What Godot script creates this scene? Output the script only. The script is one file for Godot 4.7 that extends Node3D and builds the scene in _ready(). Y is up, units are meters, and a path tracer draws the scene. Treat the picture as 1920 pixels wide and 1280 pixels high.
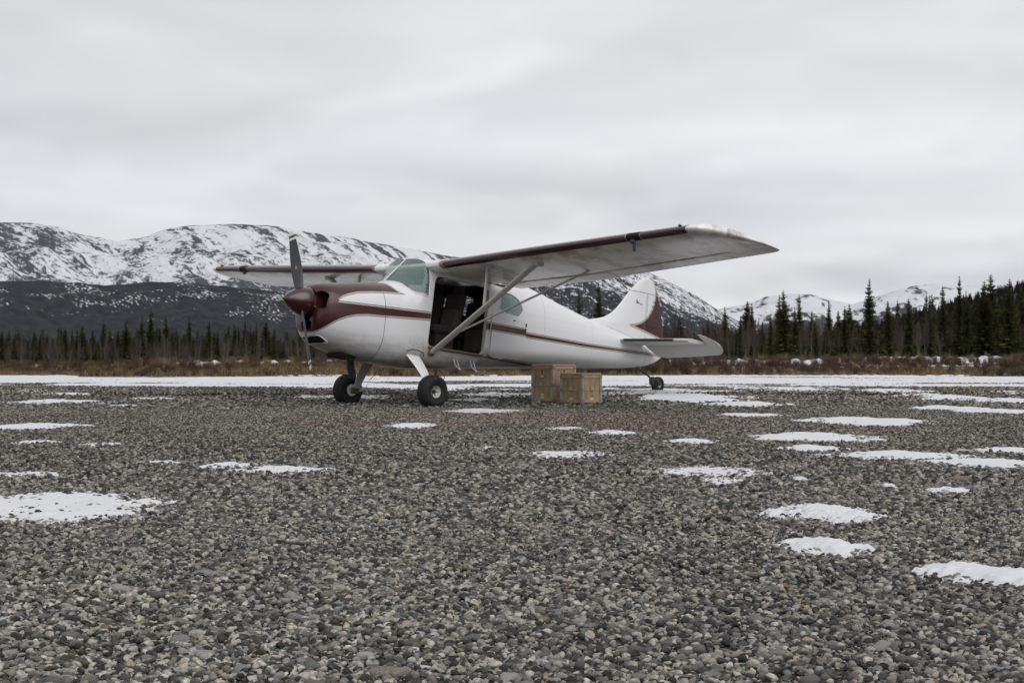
extends Node3D
# A high-wing tail-dragger parked on a gravel strip with snow patches, treeline and mountains behind. Units metres, y up.

class MB:
	var v := PackedVector3Array()
	var n := PackedVector3Array()
	var u := PackedVector2Array()
	var c := PackedColorArray()
	var use_c := false
	func tri(a: Vector3, b: Vector3, d: Vector3, na: Vector3, nb: Vector3, nd: Vector3, ua := Vector2.ZERO, ub := Vector2.ZERO, ud := Vector2.ZERO, col := Color.WHITE) -> void:
		var g := (d - a).cross(b - a)
		if g.dot(na + nb + nd) < 0.0:
			var t := b; b = d; d = t
			var tn := nb; nb = nd; nd = tn
			var tu := ub; ub = ud; ud = tu
		v.append(a); v.append(b); v.append(d)
		n.append(na); n.append(nb); n.append(nd)
		u.append(ua); u.append(ub); u.append(ud)
		c.append(col); c.append(col); c.append(col)
	func flat(a: Vector3, b: Vector3, d: Vector3, outw: Vector3, col := Color.WHITE) -> void:
		var g := (d - a).cross(b - a).normalized()
		if g.dot(outw) < 0.0: g = -g
		tri(a, b, d, g, g, g, Vector2.ZERO, Vector2.ZERO, Vector2.ZERO, col)
	func quad(a: Vector3, b: Vector3, d: Vector3, e: Vector3, outw: Vector3, col := Color.WHITE) -> void:
		flat(a, b, d, outw, col); flat(a, d, e, outw, col)
	func box(at: Vector3, size: Vector3, ch := 0.0, bs := Basis(), col := Color.WHITE) -> void:
		var h := size * 0.5
		ch = minf(ch, minf(h.x, minf(h.y, h.z)) * 0.9)
		for ax in 3:
			for s in [-1.0, 1.0]:
				var p := []
				for k in 4:
					var q := Vector3.ZERO
					q[ax] = s * h[ax]
					var i1 := (ax + 1) % 3
					var i2 := (ax + 2) % 3
					q[i1] = (h[i1] - ch) * (1.0 if k == 1 or k == 2 else -1.0)
					q[i2] = (h[i2] - ch) * (1.0 if k > 1 else -1.0)
					p.append(at + bs * q)
				var o := Vector3.ZERO
				o[ax] = s
				quad(p[0], p[1], p[2], p[3], bs * o, col)
		if ch <= 0.0: return
		for ax in 3:
			var i1 := (ax + 1) % 3
			var i2 := (ax + 2) % 3
			for s1 in [-1.0, 1.0]:
				for s2 in [-1.0, 1.0]:
					var p := []
					for k in 4:
						var q := Vector3.ZERO
						q[ax] = (h[ax] - ch) * (1.0 if k == 1 or k == 2 else -1.0)
						q[i1] = s1 * (h[i1] if k < 2 else h[i1] - ch)
						q[i2] = s2 * (h[i2] - ch if k < 2 else h[i2])
						p.append(at + bs * q)
					var o := Vector3.ZERO
					o[i1] = s1; o[i2] = s2
					quad(p[0], p[1], p[2], p[3], bs * o, col)
		for s0 in [-1.0, 1.0]:
			for s1 in [-1.0, 1.0]:
				for s2 in [-1.0, 1.0]:
					var s := Vector3(s0, s1, s2)
					flat(at + bs * (s * (h - Vector3(0, ch, ch))), at + bs * (s * (h - Vector3(ch, 0, ch))), at + bs * (s * (h - Vector3(ch, ch, 0))), bs * s, col)
	# a tube along points; rad: array of Vector2 (half width along «across», half width along the other axis)
	func tube(pts: Array, rad: Array, k := 10, across := Vector3.ZERO, col := Color.WHITE, caps := true) -> void:
		var rings := []
		var nors := []
		for i in pts.size():
			var t: Vector3 = (pts[mini(i + 1, pts.size() - 1)] - pts[maxi(i - 1, 0)]).normalized()
			var a := across
			if a == Vector3.ZERO: a = Vector3.UP if absf(t.y) < 0.9 else Vector3.RIGHT
			a = (a - t * a.dot(t)).normalized()
			var b := t.cross(a)
			var r: Vector2 = rad[mini(i, rad.size() - 1)]
			var ring := []
			var nr := []
			for j in k:
				var an := TAU * j / k
				ring.append(pts[i] + a * cos(an) * r.x + b * sin(an) * r.y)
				nr.append((a * cos(an) / maxf(r.x, 1e-4) + b * sin(an) / maxf(r.y, 1e-4)).normalized())
			rings.append(ring); nors.append(nr)
		for i in pts.size() - 1:
			for j in k:
				var j2 := (j + 1) % k
				tri(rings[i][j], rings[i + 1][j], rings[i + 1][j2], nors[i][j], nors[i + 1][j], nors[i + 1][j2], Vector2.ZERO, Vector2.ZERO, Vector2.ZERO, col)
				tri(rings[i][j], rings[i + 1][j2], rings[i][j2], nors[i][j], nors[i + 1][j2], nors[i][j2], Vector2.ZERO, Vector2.ZERO, Vector2.ZERO, col)
		if caps:
			for e in [0, pts.size() - 1]:
				var t: Vector3 = (pts[1] - pts[0]) if e else (pts[0] - pts[1])
				if e: t = pts[e] - pts[e - 1]
				for j in k - 2:
					flat(rings[e][0], rings[e][j + 1], rings[e][j + 2], t, col)
	# profile of Vector2(radius, height along axis); flat shading between rings whose angle is sharp
	func lathe(prof: Array, at: Vector3, axis: Vector3, k := 32, col := Color.WHITE, scale2 := Vector2.ONE, ref := Vector3.ZERO) -> void:
		axis = axis.normalized()
		var a := ref
		if a == Vector3.ZERO: a = Vector3.UP if absf(axis.y) < 0.9 else Vector3.RIGHT
		a = (a - axis * a.dot(axis)).normalized()
		var b := axis.cross(a)
		for i in prof.size() - 1:
			var p: Vector2 = prof[i]
			var q: Vector2 = prof[i + 1]
			var d := (q - p).normalized()
			var nn := Vector2(d.y, -d.x)
			var dp := d
			var dq := d
			if i > 0: dp = (p - prof[i - 1]).normalized()
			if i + 2 < prof.size(): dq = (prof[i + 2] - q).normalized()
			var np_ := nn
			var nq := nn
			if dp.dot(d) > 0.75: np_ = (nn + Vector2(dp.y, -dp.x)).normalized()
			if dq.dot(d) > 0.75: nq = (nn + Vector2(dq.y, -dq.x)).normalized()
			for j in k:
				var c0 := cos(TAU * j / k) ; var s0 := sin(TAU * j / k)
				var c1 := cos(TAU * (j + 1) / k) ; var s1 := sin(TAU * (j + 1) / k)
				var r0 := a * c0 * scale2.x + b * s0 * scale2.y
				var r1 := a * c1 * scale2.x + b * s1 * scale2.y
				var P0 := at + r0 * p.x + axis * p.y
				var P1 := at + r1 * p.x + axis * p.y
				var Q0 := at + r0 * q.x + axis * q.y
				var Q1 := at + r1 * q.x + axis * q.y
				var m0 := (r0 * np_.x + axis * np_.y).normalized()
				var m1 := (r1 * np_.x + axis * np_.y).normalized()
				var l0 := (r0 * nq.x + axis * nq.y).normalized()
				var l1 := (r1 * nq.x + axis * nq.y).normalized()
				if p.x > 1e-5: tri(P0, Q0, P1, m0, l0, m1, Vector2.ZERO, Vector2.ZERO, Vector2.ZERO, col)
				if q.x > 1e-5: tri(P1, Q0, Q1, m1, l0, l1, Vector2.ZERO, Vector2.ZERO, Vector2.ZERO, col)
	# a lofted grid of points with smooth normals that point outward from the row centres
	func grid(P: Array, closed := false, uvf = null, inward := false) -> void:
		var R := P.size()
		var C: int = P[0].size()
		var N := []
		for i in R:
			var row := []
			var cen := Vector3.ZERO
			for q in P[i]: cen += q
			cen /= C
			for j in C:
				var jn := (j + 1) % C if closed else mini(j + 1, C - 1)
				var jp := (j - 1 + C) % C if closed else maxi(j - 1, 0)
				var du: Vector3 = P[mini(i + 1, R - 1)][j] - P[maxi(i - 1, 0)][j]
				var dv: Vector3 = P[i][jn] - P[i][jp]
				var m := du.cross(dv).normalized()
				row.append(m)
			N.append(row)
		# orient
		var s := 0.0
		for i in R:
			var cen := Vector3.ZERO
			for q in P[i]: cen += q
			cen /= C
			for j in C: s += N[i][j].dot(P[i][j] - cen)
		var sg := 1.0 if s >= 0.0 else -1.0
		if inward: sg = -sg
		for i in R - 1:
			for j in (C if closed else C - 1):
				var j2 := (j + 1) % C
				var a: Vector3 = P[i][j]; var b: Vector3 = P[i + 1][j]; var d: Vector3 = P[i + 1][j2]; var e: Vector3 = P[i][j2]
				var ua := Vector2.ZERO; var ub := Vector2.ZERO; var ud := Vector2.ZERO; var ue := Vector2.ZERO
				if uvf != null:
					ua = uvf.call(a); ub = uvf.call(b); ud = uvf.call(d); ue = uvf.call(e)
				tri(a, b, d, N[i][j] * sg, N[i + 1][j] * sg, N[i + 1][j2] * sg, ua, ub, ud)
				tri(a, d, e, N[i][j] * sg, N[i + 1][j2] * sg, N[i][j2] * sg, ua, ud, ue)
	func mesh(m: Material) -> ArrayMesh:
		var A := []
		A.resize(Mesh.ARRAY_MAX)
		A[Mesh.ARRAY_VERTEX] = v
		A[Mesh.ARRAY_NORMAL] = n
		A[Mesh.ARRAY_TEX_UV] = u
		if use_c: A[Mesh.ARRAY_COLOR] = c
		var am := ArrayMesh.new()
		am.add_surface_from_arrays(Mesh.PRIMITIVE_TRIANGLES, A)
		am.surface_set_material(0, m)
		return am

var M := {}
var names := {}
var rng := RandomNumberGenerator.new()
var plane: Node3D
const BASE := Vector3(1.95, -1.27, 0.0)

func _ready() -> void:
	# camera, sky, soft sun behind the cloud, exposure
	var cam := Camera3D.new()
	cam.name = "camera"
	cam.position = Vector3(0, .532, 0)
	cam.rotation = Vector3(.0155, 0, 0)
	cam.fov = 24.88
	cam.near = 0.05
	cam.far = 30000.0
	cam.current = true
	add_child(cam)
	var we := WorldEnvironment.new()
	we.name = "world_environment"
	var env := Environment.new()
	env.background_mode = Environment.BG_SKY
	var sky := Sky.new()
	var pano := PanoramaSkyMaterial.new()
	pano.panorama = sky_texture()
	sky.sky_material = pano
	env.sky = sky
	env.background_energy_multiplier = 1.12
	env.tonemap_mode = Environment.TONE_MAPPER_LINEAR
	env.tonemap_exposure = 1.0
	env.sdfgi_enabled = true
	env.ssao_enabled = true
	env.ssil_enabled = true
	env.fog_enabled = true
	env.fog_light_color = Color(.86, .88, .92)
	env.fog_density = 0.000012
	we.environment = env
	add_child(we)
	var sun := DirectionalLight3D.new()
	sun.name = "sun"
	sun.light_energy = 0.5
	sun.light_angular_distance = 60.0
	sun.light_color = Color(1, .995, .98)
	sun.shadow_enabled = true
	sun.sky_mode = DirectionalLight3D.SKY_MODE_LIGHT_ONLY
	sun.rotation_degrees = Vector3(-42, 30, 0)
	add_child(sun)
	rng.seed = 20240517
	vmat("ground", .95)
	vmat("stone", .85)
	M.stone.albedo_texture = noise_tex(611, .03, 5, Color(.55, .55, .55), Color(1.12, 1.12, 1.12).clamp(), 256)
	M.stone.uv1_triplanar = true
	M.stone.uv1_scale = Vector3(14, 14, 14)
	vmat("snow", .75)
	vmat("mountain", .95)
	vmat("needles", .85)
	vmat("twigs", .9)
	mat("bark", Color(.06, .048, .04), .95)
	for q in ["ground", "mountain", "needles", "twigs", "bark"]: M[q].metallic_specular = 0.1
	M.needles.cull_mode = BaseMaterial3D.CULL_DISABLED
	M.twigs.cull_mode = BaseMaterial3D.CULL_DISABLED
	ground()
	mountains()
	make_aircraft()
	goods()
	gravel()
	stones()
	far_snow()
	snow_patches()
	plants()

func numbered(called: String) -> String:
	if not names.has(called):
		names[called] = 0
		return called
	names[called] += 1
	return "%s_%03d" % [called, names[called]]

func tag(o: Node, label: String, category := "", group := "", kind := "") -> void:
	if label: o.set_meta("label", label)
	if category: o.set_meta("category", category)
	if group: o.set_meta("group", group)
	if kind: o.set_meta("kind", kind)

func obj(called: String, mb: MB, m: Material, parent: Node = null) -> MeshInstance3D:
	return put(called, mb.mesh(m), parent)

func put(called: String, mesh: Mesh, parent: Node = null) -> MeshInstance3D:
	var o := MeshInstance3D.new()
	o.mesh = mesh
	if parent == null:
		o.name = numbered(called)
		add_child(o, true)
	else:
		var nm := called
		var k := 0
		while parent.has_node(NodePath(nm)):
			k += 1
			nm = "%s_%03d" % [called, k]
		o.name = nm
		parent.add_child(o, true)
		if parent == plane: o.position = -BASE
	return o

func mat(nm: String, col: Color, rough := 0.6, metal := 0.0) -> StandardMaterial3D:
	# col is given as a linear base colour
	var m := StandardMaterial3D.new()
	m.resource_name = nm
	m.albedo_color = col.linear_to_srgb()
	m.roughness = rough
	m.metallic = metal
	M[nm] = m
	return m

func vmat(nm: String, rough := 0.9) -> StandardMaterial3D:
	var m := mat(nm, Color.WHITE, rough)
	m.vertex_color_use_as_albedo = true
	return m

func noise(sd: int, freq: float, oct := 4, kind := FastNoiseLite.TYPE_SIMPLEX_SMOOTH) -> FastNoiseLite:
	var f := FastNoiseLite.new()
	f.seed = sd
	f.noise_type = kind
	f.frequency = freq
	f.fractal_octaves = oct
	return f

func noise_tex(sd: int, freq: float, oct: int, a: Color, b: Color, size := 512) -> ImageTexture:
	var f := noise(sd, freq, oct)
	var im := f.get_seamless_image(size, size)
	var out := PackedByteArray()
	out.resize(size * size * 3)
	var d := im.get_data()
	var st := d.size() / (size * size)
	for i in size * size:
		var t := d[i * st] / 255.0
		var q := a.lerp(b, t)
		out[i * 3] = int(q.r * 255.0); out[i * 3 + 1] = int(q.g * 255.0); out[i * 3 + 2] = int(q.b * 255.0)
	return ImageTexture.create_from_image(Image.create_from_data(size, size, false, Image.FORMAT_RGB8, out))

# ---------- tables and curves
func lin(t: Array, x: float) -> float:
	if x <= t[0].x: return t[0].y
	for i in t.size() - 1:
		if x <= t[i + 1].x:
			return lerpf(t[i].y, t[i + 1].y, (x - t[i].x) / (t[i + 1].x - t[i].x))
	return t[-1].y

func smooth_rows(t: Array, x: float, k: int) -> float:
	# monotone cubic through column k of rows sorted by column 0
	var n := t.size()
	if x <= t[0][0]: return t[0][k]
	if x >= t[n - 1][0]: return t[n - 1][k]
	var i := 0
	while x > t[i + 1][0]: i += 1
	var h: float = t[i + 1][0] - t[i][0]
	var d: float = (t[i + 1][k] - t[i][k]) / h
	var m0: float = d
	var m1: float = d
	if i > 0:
		var dp: float = (t[i][k] - t[i - 1][k]) / (t[i][0] - t[i - 1][0])
		m0 = 0.0 if dp * d <= 0.0 else 2.0 * dp * d / (dp + d)
	if i + 2 < n:
		var dn: float = (t[i + 2][k] - t[i + 1][k]) / (t[i + 2][0] - t[i + 1][0])
		m1 = 0.0 if dn * d <= 0.0 else 2.0 * dn * d / (dn + d)
	var s: float = (x - t[i][0]) / h
	var s2 := s * s
	var s3 := s2 * s
	return (2 * s3 - 3 * s2 + 1) * t[i][k] + (s3 - 2 * s2 + s) * h * m0 + (-2 * s3 + 3 * s2) * t[i + 1][k] + (s3 - s2) * h * m1

func sdpoly(p: Vector2, q: PackedVector2Array) -> float:
	var d := (p - q[0]).length_squared()
	var s := 1.0
	var j := q.size() - 1
	for i in q.size():
		var e := q[j] - q[i]
		var w := p - q[i]
		var b := w - e * clampf(w.dot(e) / e.length_squared(), 0.0, 1.0)
		d = minf(d, b.length_squared())
		var c1 := p.y >= q[i].y
		var c2 := p.y < q[j].y
		var c3 := e.x * w.y > e.y * w.x
		if (c1 and c2 and c3) or not (c1 or c2 or c3): s = -s
		j = i
	return s * sqrt(d)

func rounded(pts: Array, radii: Array, k := 6) -> PackedVector2Array:
	var out := PackedVector2Array()
	var n := pts.size()
	for i in n:
		var p: Vector2 = pts[i]
		var r: float = radii[i % radii.size()]
		if r <= 0.0:
			out.append(p)
			continue
		var a: Vector2 = p + (pts[(i - 1 + n) % n] - p).limit_length(r)
		var b: Vector2 = p + (pts[(i + 1) % n] - p).limit_length(r)
		for s in k + 1:
			var t := float(s) / k
			out.append(a.lerp(p, t).lerp(p.lerp(b, t), t))
	return out

# ---------- ground shape
const GP := [Vector2(-60, 0), Vector2(9, 0), Vector2(14, -.03), Vector2(20.5, -.045), Vector2(22, -.032), Vector2(22.8, -.02), Vector2(25.5, .085), Vector2(28, .1), Vector2(47, .1)]
const GL := [Vector2(47, .1), Vector2(54, .17), Vector2(75, .5), Vector2(100, .58), Vector2(170, .66), Vector2(400, 1.2), Vector2(1200, 8), Vector2(9000, 30)]
const GR := [Vector2(47, .1), Vector2(54, .18), Vector2(75, .62), Vector2(100, .9), Vector2(170, 1.45), Vector2(400, 3), Vector2(1200, 12), Vector2(9000, 30)]
func gnd(x: float, z: float) -> float:
	var d := -z
	if d <= 47.0: return lin(GP, d)
	var b := clampf(x / d * 2.2 + 0.5, 0.0, 1.0)
	return lerpf(lin(GL, d), lin(GR, d), b)

# ---------- aircraft, in its own axes: x aft from the spinner tip, y up, z to its left
const SEC := [
	[0.385, .155, -.27, -.02, .15, 2.1, 2.1], [0.39, .19, -.33, -.02, .24, 2.2, 2.2], [0.41, .22, -.40, -.03, .31, 2.3, 2.3], [0.45, .25, -.465, -.04, .365, 2.35, 2.4],
	[0.53, .28, -.54, -.05, .41, 2.4, 2.5], [0.66, .303, -.585, -.06, .445, 2.4, 2.6], [0.9, .345, -.63, -.08, .475, 2.4, 2.8], [1.09, .375, -.655, -.09, .49, 2.4, 3.0],
	[1.325, .403, -.685, -.1, .505, 2.4, 3.1], [1.45, .417, -.695, -.1, .515, 2.3, 3.2], [1.6, .447, -.70, -.09, .525, 2.1, 3.4], [1.64, .475, -.70, -.09, .528, 2.0, 3.4], [1.8, .64, -.702, -.07, .535, 1.95, 3.5], [1.9, .742, -.702, -.06, .54, 2.5, 3.6],
	[2.0, .84, -.70, -.05, .545, 4.2, 3.6], [2.2, .85, -.695, -.05, .548, 4.6, 3.6], [3.1, .85, -.60, -.04, .545, 4.6, 3.4], [3.3, .85, -.578, -.02, .535, 4.2, 3.3], [3.7, .825, -.532, .01, .51, 3.4, 3.1],
	[4.39, .727, -.46, .04, .455, 2.7, 2.8], [4.97, .602, -.398, .05, .395, 2.4, 2.6], [5.69, .463, -.32, .06, .30, 2.2, 2.4], [6.3, .36, -.25, .07, .21, 2.1, 2.2], [6.75, .285, -.192, .075, .145, 2.05, 2.1],
	[7.065, .225, -.137, .08, .1, 2.0, 2.0], [7.32, .155, -.05, .085, .055, 2, 2], [7.46, .105, .03, .085, .022, 2, 2], [7.51, .092, .075, .085, .004, 2, 2]]
const HINGE := 7.045

func sec(x: float) -> Array:
	var r := [x]
	for k in range(1, 7): r.append(smooth_rows(SEC, x, k))
	return r

func ring(x: float, n: int, shrink := 0.0) -> Array:
	# n points spread evenly along the outline, from the top round the left side
	var s := sec(x)
	var pts := PackedVector2Array()
	var len_ := PackedFloat32Array([0.0])
	var K := 360
	for i in K + 1:
		var a := PI / 2 - PI * i / K
		var sa := sin(a)
		var ca := cos(a)
		var nn: float = s[5] if sa > 0 else s[6]
		var z: float = maxf(s[4] - shrink, 0.002) * pow(absf(ca), 2.0 / nn)
		var hh: float = (s[1] - s[3]) if sa > 0 else (s[3] - s[2])
		var y: float = s[3] + maxf(hh - shrink, 0.002) * signf(sa) * pow(absf(sa), 2.0 / nn)
		pts.append(Vector2(z, y))
		if i: len_.append(len_[-1] + pts[i].distance_to(pts[i - 1]))
	var half := n / 2
	var out := []
	var j := 0
	for i in half + 1:
		var t := len_[-1] * i / half
		while j < K - 1 and len_[j + 1] < t: j += 1
		var f := (t - len_[j]) / maxf(len_[j + 1] - len_[j], 1e-7)
		var p := pts[j].lerp(pts[j + 1], clampf(f, 0, 1))
		if i == 0 or i == half: p.x = 0.0
		out.append(Vector3(x, p.y, p.x))
	for i in range(half - 1, 0, -1):
		var q: Vector3 = out[i]
		out.append(Vector3(q.x, q.y, -q.z))
	return out

func zat(x: float, y: float) -> float:
	var s := sec(x)
	var up: bool = y > s[3]
	var hh: float = (s[1] - s[3]) if up else (s[3] - s[2])
	var nn: float = s[5] if up else s[6]
	var t := clampf(absf(y - s[3]) / hh, 0.0, 1.0)
	return s[4] * pow(1.0 - pow(t, nn), 1.0 / nn)

func puv(p: Vector3) -> Vector2:
	return Vector2((p.x + 0.1) / 8.0, (1.45 - p.y) / 2.3)

# keeps the part of a triangle where f > 0 (f is given at the corners, in between it is taken as linear)
func clip_add(mb: MB, P: Array, N: Array, f: Array) -> void:
	var a := 0
	for k in 3:
		if f[k] > 0.0: a += 1
	if a == 0: return
	if a == 3:
		mb.tri(P[0], P[1], P[2], N[0], N[1], N[2], puv(P[0]), puv(P[1]), puv(P[2]))
		return
	var op := []
	var on := []
	for k in 3:
		var k2 := (k + 1) % 3
		if f[k] > 0.0:
			op.append(P[k]); on.append(N[k])
		if (f[k] > 0.0) != (f[k2] > 0.0):
			var t: float = f[k] / (f[k] - f[k2])
			op.append(P[k].lerp(P[k2], t)); on.append(N[k].lerp(N[k2], t).normalized())
	for k in range(1, op.size() - 1):
		mb.tri(op[0], op[k], op[k + 1], on[0], on[k], on[k + 1], puv(op[0]), puv(op[k]), puv(op[k + 1]))

# a skin between two stations; holes: [polygon, side] where side 1 is left, -1 right, 0 both, 2 means the polygon lies in (z, y) of the nose
func skin(xs: Array, n: int, holes: Array, shrink := 0.0, inward := false) -> Array:
	var out := MB.new()
	var panes := []
	for h in holes: panes.append(MB.new())
	var P := []
	for x in xs: P.append(ring(x, n, shrink))
	var N := []
	var F := []
	var R := P.size()
	for i in R:
		var nr := []
		var fr := []
		for j in n:
			var du: Vector3 = P[mini(i + 1, R - 1)][j] - P[maxi(i - 1, 0)][j]
			var dv: Vector3 = P[i][(j + 1) % n] - P[i][(j - 1 + n) % n]
			var m := du.cross(dv).normalized()
			var p: Vector3 = P[i][j]
			var s := sec(p.x)
			if m.dot(Vector3(0, p.y - s[3], p.z)) < 0.0: m = -m
			nr.append(-m if inward else m)
			var fl := []
			for h in holes:
				var v := 1.0
				var side: int = h[1]
				if side == 2:
					if p.x < 0.62: v = sdpoly(Vector2(p.z, p.y), h[0])
				elif side == 0 or p.z * side > -0.02: v = sdpoly(Vector2(p.x, p.y), h[0])
				fl.append(v)
			fr.append(fl)
		N.append(nr); F.append(fr)
	for i in R - 1:
		for j in n:
			var j2 := (j + 1) % n
			for half in 2:
				var ids := [[i, j], [i + 1, j], [i + 1, j2]] if half == 0 else [[i, j], [i + 1, j2], [i, j2]]
				var p := []
				var m := []
				var f := [1.0, 1.0, 1.0]
				for k in 3:
					p.append(P[ids[k][0]][ids[k][1]]); m.append(N[ids[k][0]][ids[k][1]])
					for h in holes.size(): f[k] = minf(f[k], F[ids[k][0]][ids[k][1]][h])
				clip_add(out, p, m, f)
				for h in holes.size():
					var g := []
					for k in 3: g.append(-F[ids[k][0]][ids[k][1]][h])
					if g[0] > 0.0 or g[1] > 0.0 or g[2] > 0.0:
						var q := []
						for k in 3: q.append(p[k] - m[k] * 0.006)
						clip_add(panes[h], q, m, g)
	return [out, panes]

func xs_between(a: float, b: float, step: float) -> Array:
	var r := []
	var n := int(ceil((b - a) / step))
	for i in n + 1: r.append(lerpf(a, b, float(i) / n))
	return r

# a thin tube laid along a polygon on the fuselage side
func trim(poly: PackedVector2Array, side: int, r: float, lift := 0.0, inner := 0.0) -> MB:
	var mb := MB.new()
	var pts := []
	for i in poly.size():
		var q := poly[i]
		pts.append(Vector3(q.x, q.y, (zat(q.x, q.y) + lift - inner) * side))
	pts.append(pts[0]); pts.append(pts[1])
	mb.tube(pts, [Vector2(r, r)], 6, Vector3(0, 0, 1), Color.WHITE, false)
	return mb

func jamb(poly: PackedVector2Array, side: int, depth: float) -> MB:
	var mb := MB.new()
	for i in poly.size():
		var a := poly[i]
		var b := poly[(i + 1) % poly.size()]
		var A := Vector3(a.x, a.y, zat(a.x, a.y) * side)
		var B := Vector3(b.x, b.y, zat(b.x, b.y) * side)
		var inn := Vector3(0, 0, -depth * side)
		var mid := (poly[0] + poly[poly.size() / 2]) * 0.5
		var o := Vector3(mid.x - (a.x + b.x) / 2, mid.y - (a.y + b.y) / 2, 0)
		mb.quad(A, B, B + inn, A + inn, o)
	return mb

func aa(d: float) -> float: return clampf(d / .006 + .5, 0.0, 1.0)

func paint_texture() -> ImageTexture:
	var W := 2048
	var H := 589
	var white := Color(0.865, 0.868, 0.878)
	var maroon := Color(0.235, 0.06, 0.08)
	var tan_ := Color(0.44, 0.42, 0.365)
	var cream := Color(0.88, 0.86, 0.81)
	var line := Color(0.52, 0.51, 0.50)
	var up := [Vector2(.586, .041), Vector2(.66, .098), Vector2(.75, .135), Vector2(.9, .18), Vector2(1.127, .217), Vector2(1.35, .245), Vector2(1.669, .272)]
	var lo := [Vector2(.586, .041), Vector2(1.316, .062), Vector2(2.04, .082), Vector2(4, .082)]
	var bot := [Vector2(.36, -.52), Vector2(.402, -.432), Vector2(.46, -.355), Vector2(.534, -.281), Vector2(.62, -.222), Vector2(.714, -.18), Vector2(.85, -.137), Vector2(1.041, -.109), Vector2(1.325, -.094), Vector2(2.04, -.045), Vector2(4, -.045)]
	var topx := [Vector2(.255, 1.72), Vector2(.276, 1.70), Vector2(.30, 1.635), Vector2(.34, 1.59), Vector2(.38, 1.565), Vector2(.43, 1.55), Vector2(.6, 1.55)]
	var fin := PackedVector2Array([Vector2(7.30, 1.25), Vector2(7.226, 1.21), Vector2(7.252, 1.11), Vector2(7.248, 1.009), Vector2(7.222, .90), Vector2(7.178, .805), Vector2(7.105, .70), Vector2(7.016, .616), Vector2(6.90, .552), Vector2(6.758, .508), Vector2(6.65, .488), Vector2(7.048, .428), Vector2(7.45, .352), Vector2(7.62, .30), Vector2(7.62, 1.25)])
	var nz := noise(11, 0.02, 3)
	var nf := noise(12, 0.12, 2)
	var data := PackedByteArray()
	data.resize(W * H * 3)
	for px in W:
		var x := (px + 0.5) / W * 8.0 - 0.1
		var u := lin(up, x)
		var l := lin(lo, x)
		var b := lin(bot, x)
		var hw := lin([Vector2(3.93, .026), Vector2(5.4, .017), Vector2(7.33, .004)], x)
		var cy := lin([Vector2(3.93, -.012), Vector2(5.4, .004), Vector2(7.33, .074), Vector2(7.6, .085)], x)
		for py in H:
			var y := 1.45 - (py + 0.5) / H * 2.3
			var c := white
			if x < 2.5 and y < 0.62:
				var m := 0.0      # signed distance into maroon
				if x < .586: m = y - b
				else:
					m = minf(l - y, y - b)
					var m2 := minf(y - u, (lin(topx, y) - x) * 0.8)
					m = maxf(m, m2)
				c = white.lerp(tan_, aa(m)).lerp(cream, aa(m - .014)).lerp(maroon, aa(m - .024))
			elif x >= 2.5 and x < 4.5 and y < .3:
				# fuselage side behind the door
				if x < 3.93:
					var m := minf(.082 - y, y + .045)
					c = white.lerp(tan_, aa(m)).lerp(cream, aa(m - .012)).lerp(maroon, aa(m - .02))
			if x >= 3.93 and y < .25 and x < 7.55:
				var e := absf(y - cy)
				c = white.lerp(tan_, aa(hw + .021 - e)).lerp(cream, aa(hw + .009 - e)).lerp(maroon, aa(hw - e))
			if x > 6.5 and y > 0.28:
				var d := -sdpoly(Vector2(x, y), fin)
				if d > -0.03: c = white.lerp(tan_, aa(d + .018)).lerp(cream, aa(d + .011)).lerp(tan_, aa(d + .003)).lerp(cream, aa(d - .006)).lerp(maroon, aa(d - .014))
			# joints of the sheet metal
			if y < .4 and absf(x - 1.327 + 0.5 * maxf(0.0, -y - .42) * 0.25) < 0.004: c = c.lerp(Color(.25, .22, .21), 0.6)
			if absf(x - 4.37) < 0.0035 and y > .1: c = c.lerp(line, 0.55)
			if absf(x - 5.55) < 0.0035 and y < .5: c = c.lerp(line, 0.55)
			if x > 6.1 and x < 6.9 and absf(y - (.40 - (x - 6.1) * .17)) < .004: c = c.lerp(line, 0.5)
			if absf(x - 7.0) < 0.004 and y < .05: c = c.lerp(line, 0.6)
			# rivets
			if c == white and fmod(x + 8.0, 0.05) < 0.006 and (absf(y - .30) < .004 or absf(y + .33) < .004 or absf(y - .14) < .004) and x > 3.95 and x < 6.6: c = c.lerp(line, 0.75)
			if x < 2.0 and x > 1.345 and absf(x - 1.352) < .004 and fmod(y + 4.0, .04) < .006: c = c.lerp(line, .7)
			# grime, heavier low on the belly and behind the cowl
			var g := 0.5 + 0.5 * nz.get_noise_2d(px * 0.6, py * 2.0)
			var g2 := 0.5 + 0.5 * nf.get_noise_2d(px, py * 1.5)
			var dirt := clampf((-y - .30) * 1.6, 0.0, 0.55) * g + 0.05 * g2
			if x > 1.75 and x < 2.02 and y < -.28 and y > -.6 and g2 > .66: dirt += 0.35
			if x > 2.0 and x < 3.2 and y < -.38: dirt += 0.22 * g2
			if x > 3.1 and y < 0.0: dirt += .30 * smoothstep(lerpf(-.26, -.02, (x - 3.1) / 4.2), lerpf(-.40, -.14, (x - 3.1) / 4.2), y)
			if g2 > .80 and y > -.5 and absf(x - 1.33) < .05: dirt += .25
			c = c.lerp(Color(.40, .37, .33), clampf(dirt, 0.0, 0.75))
			c = c * (0.985 + 0.03 * (g2 - .5))
			var k := (py * W + px) * 3
			data[k] = int(clampf(c.r, 0, 1) * 255); data[k + 1] = int(clampf(c.g, 0, 1) * 255); data[k + 2] = int(clampf(c.b, 0, 1) * 255)
	var im := Image.create_from_data(W, H, false, Image.FORMAT_RGB8, data)
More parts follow.
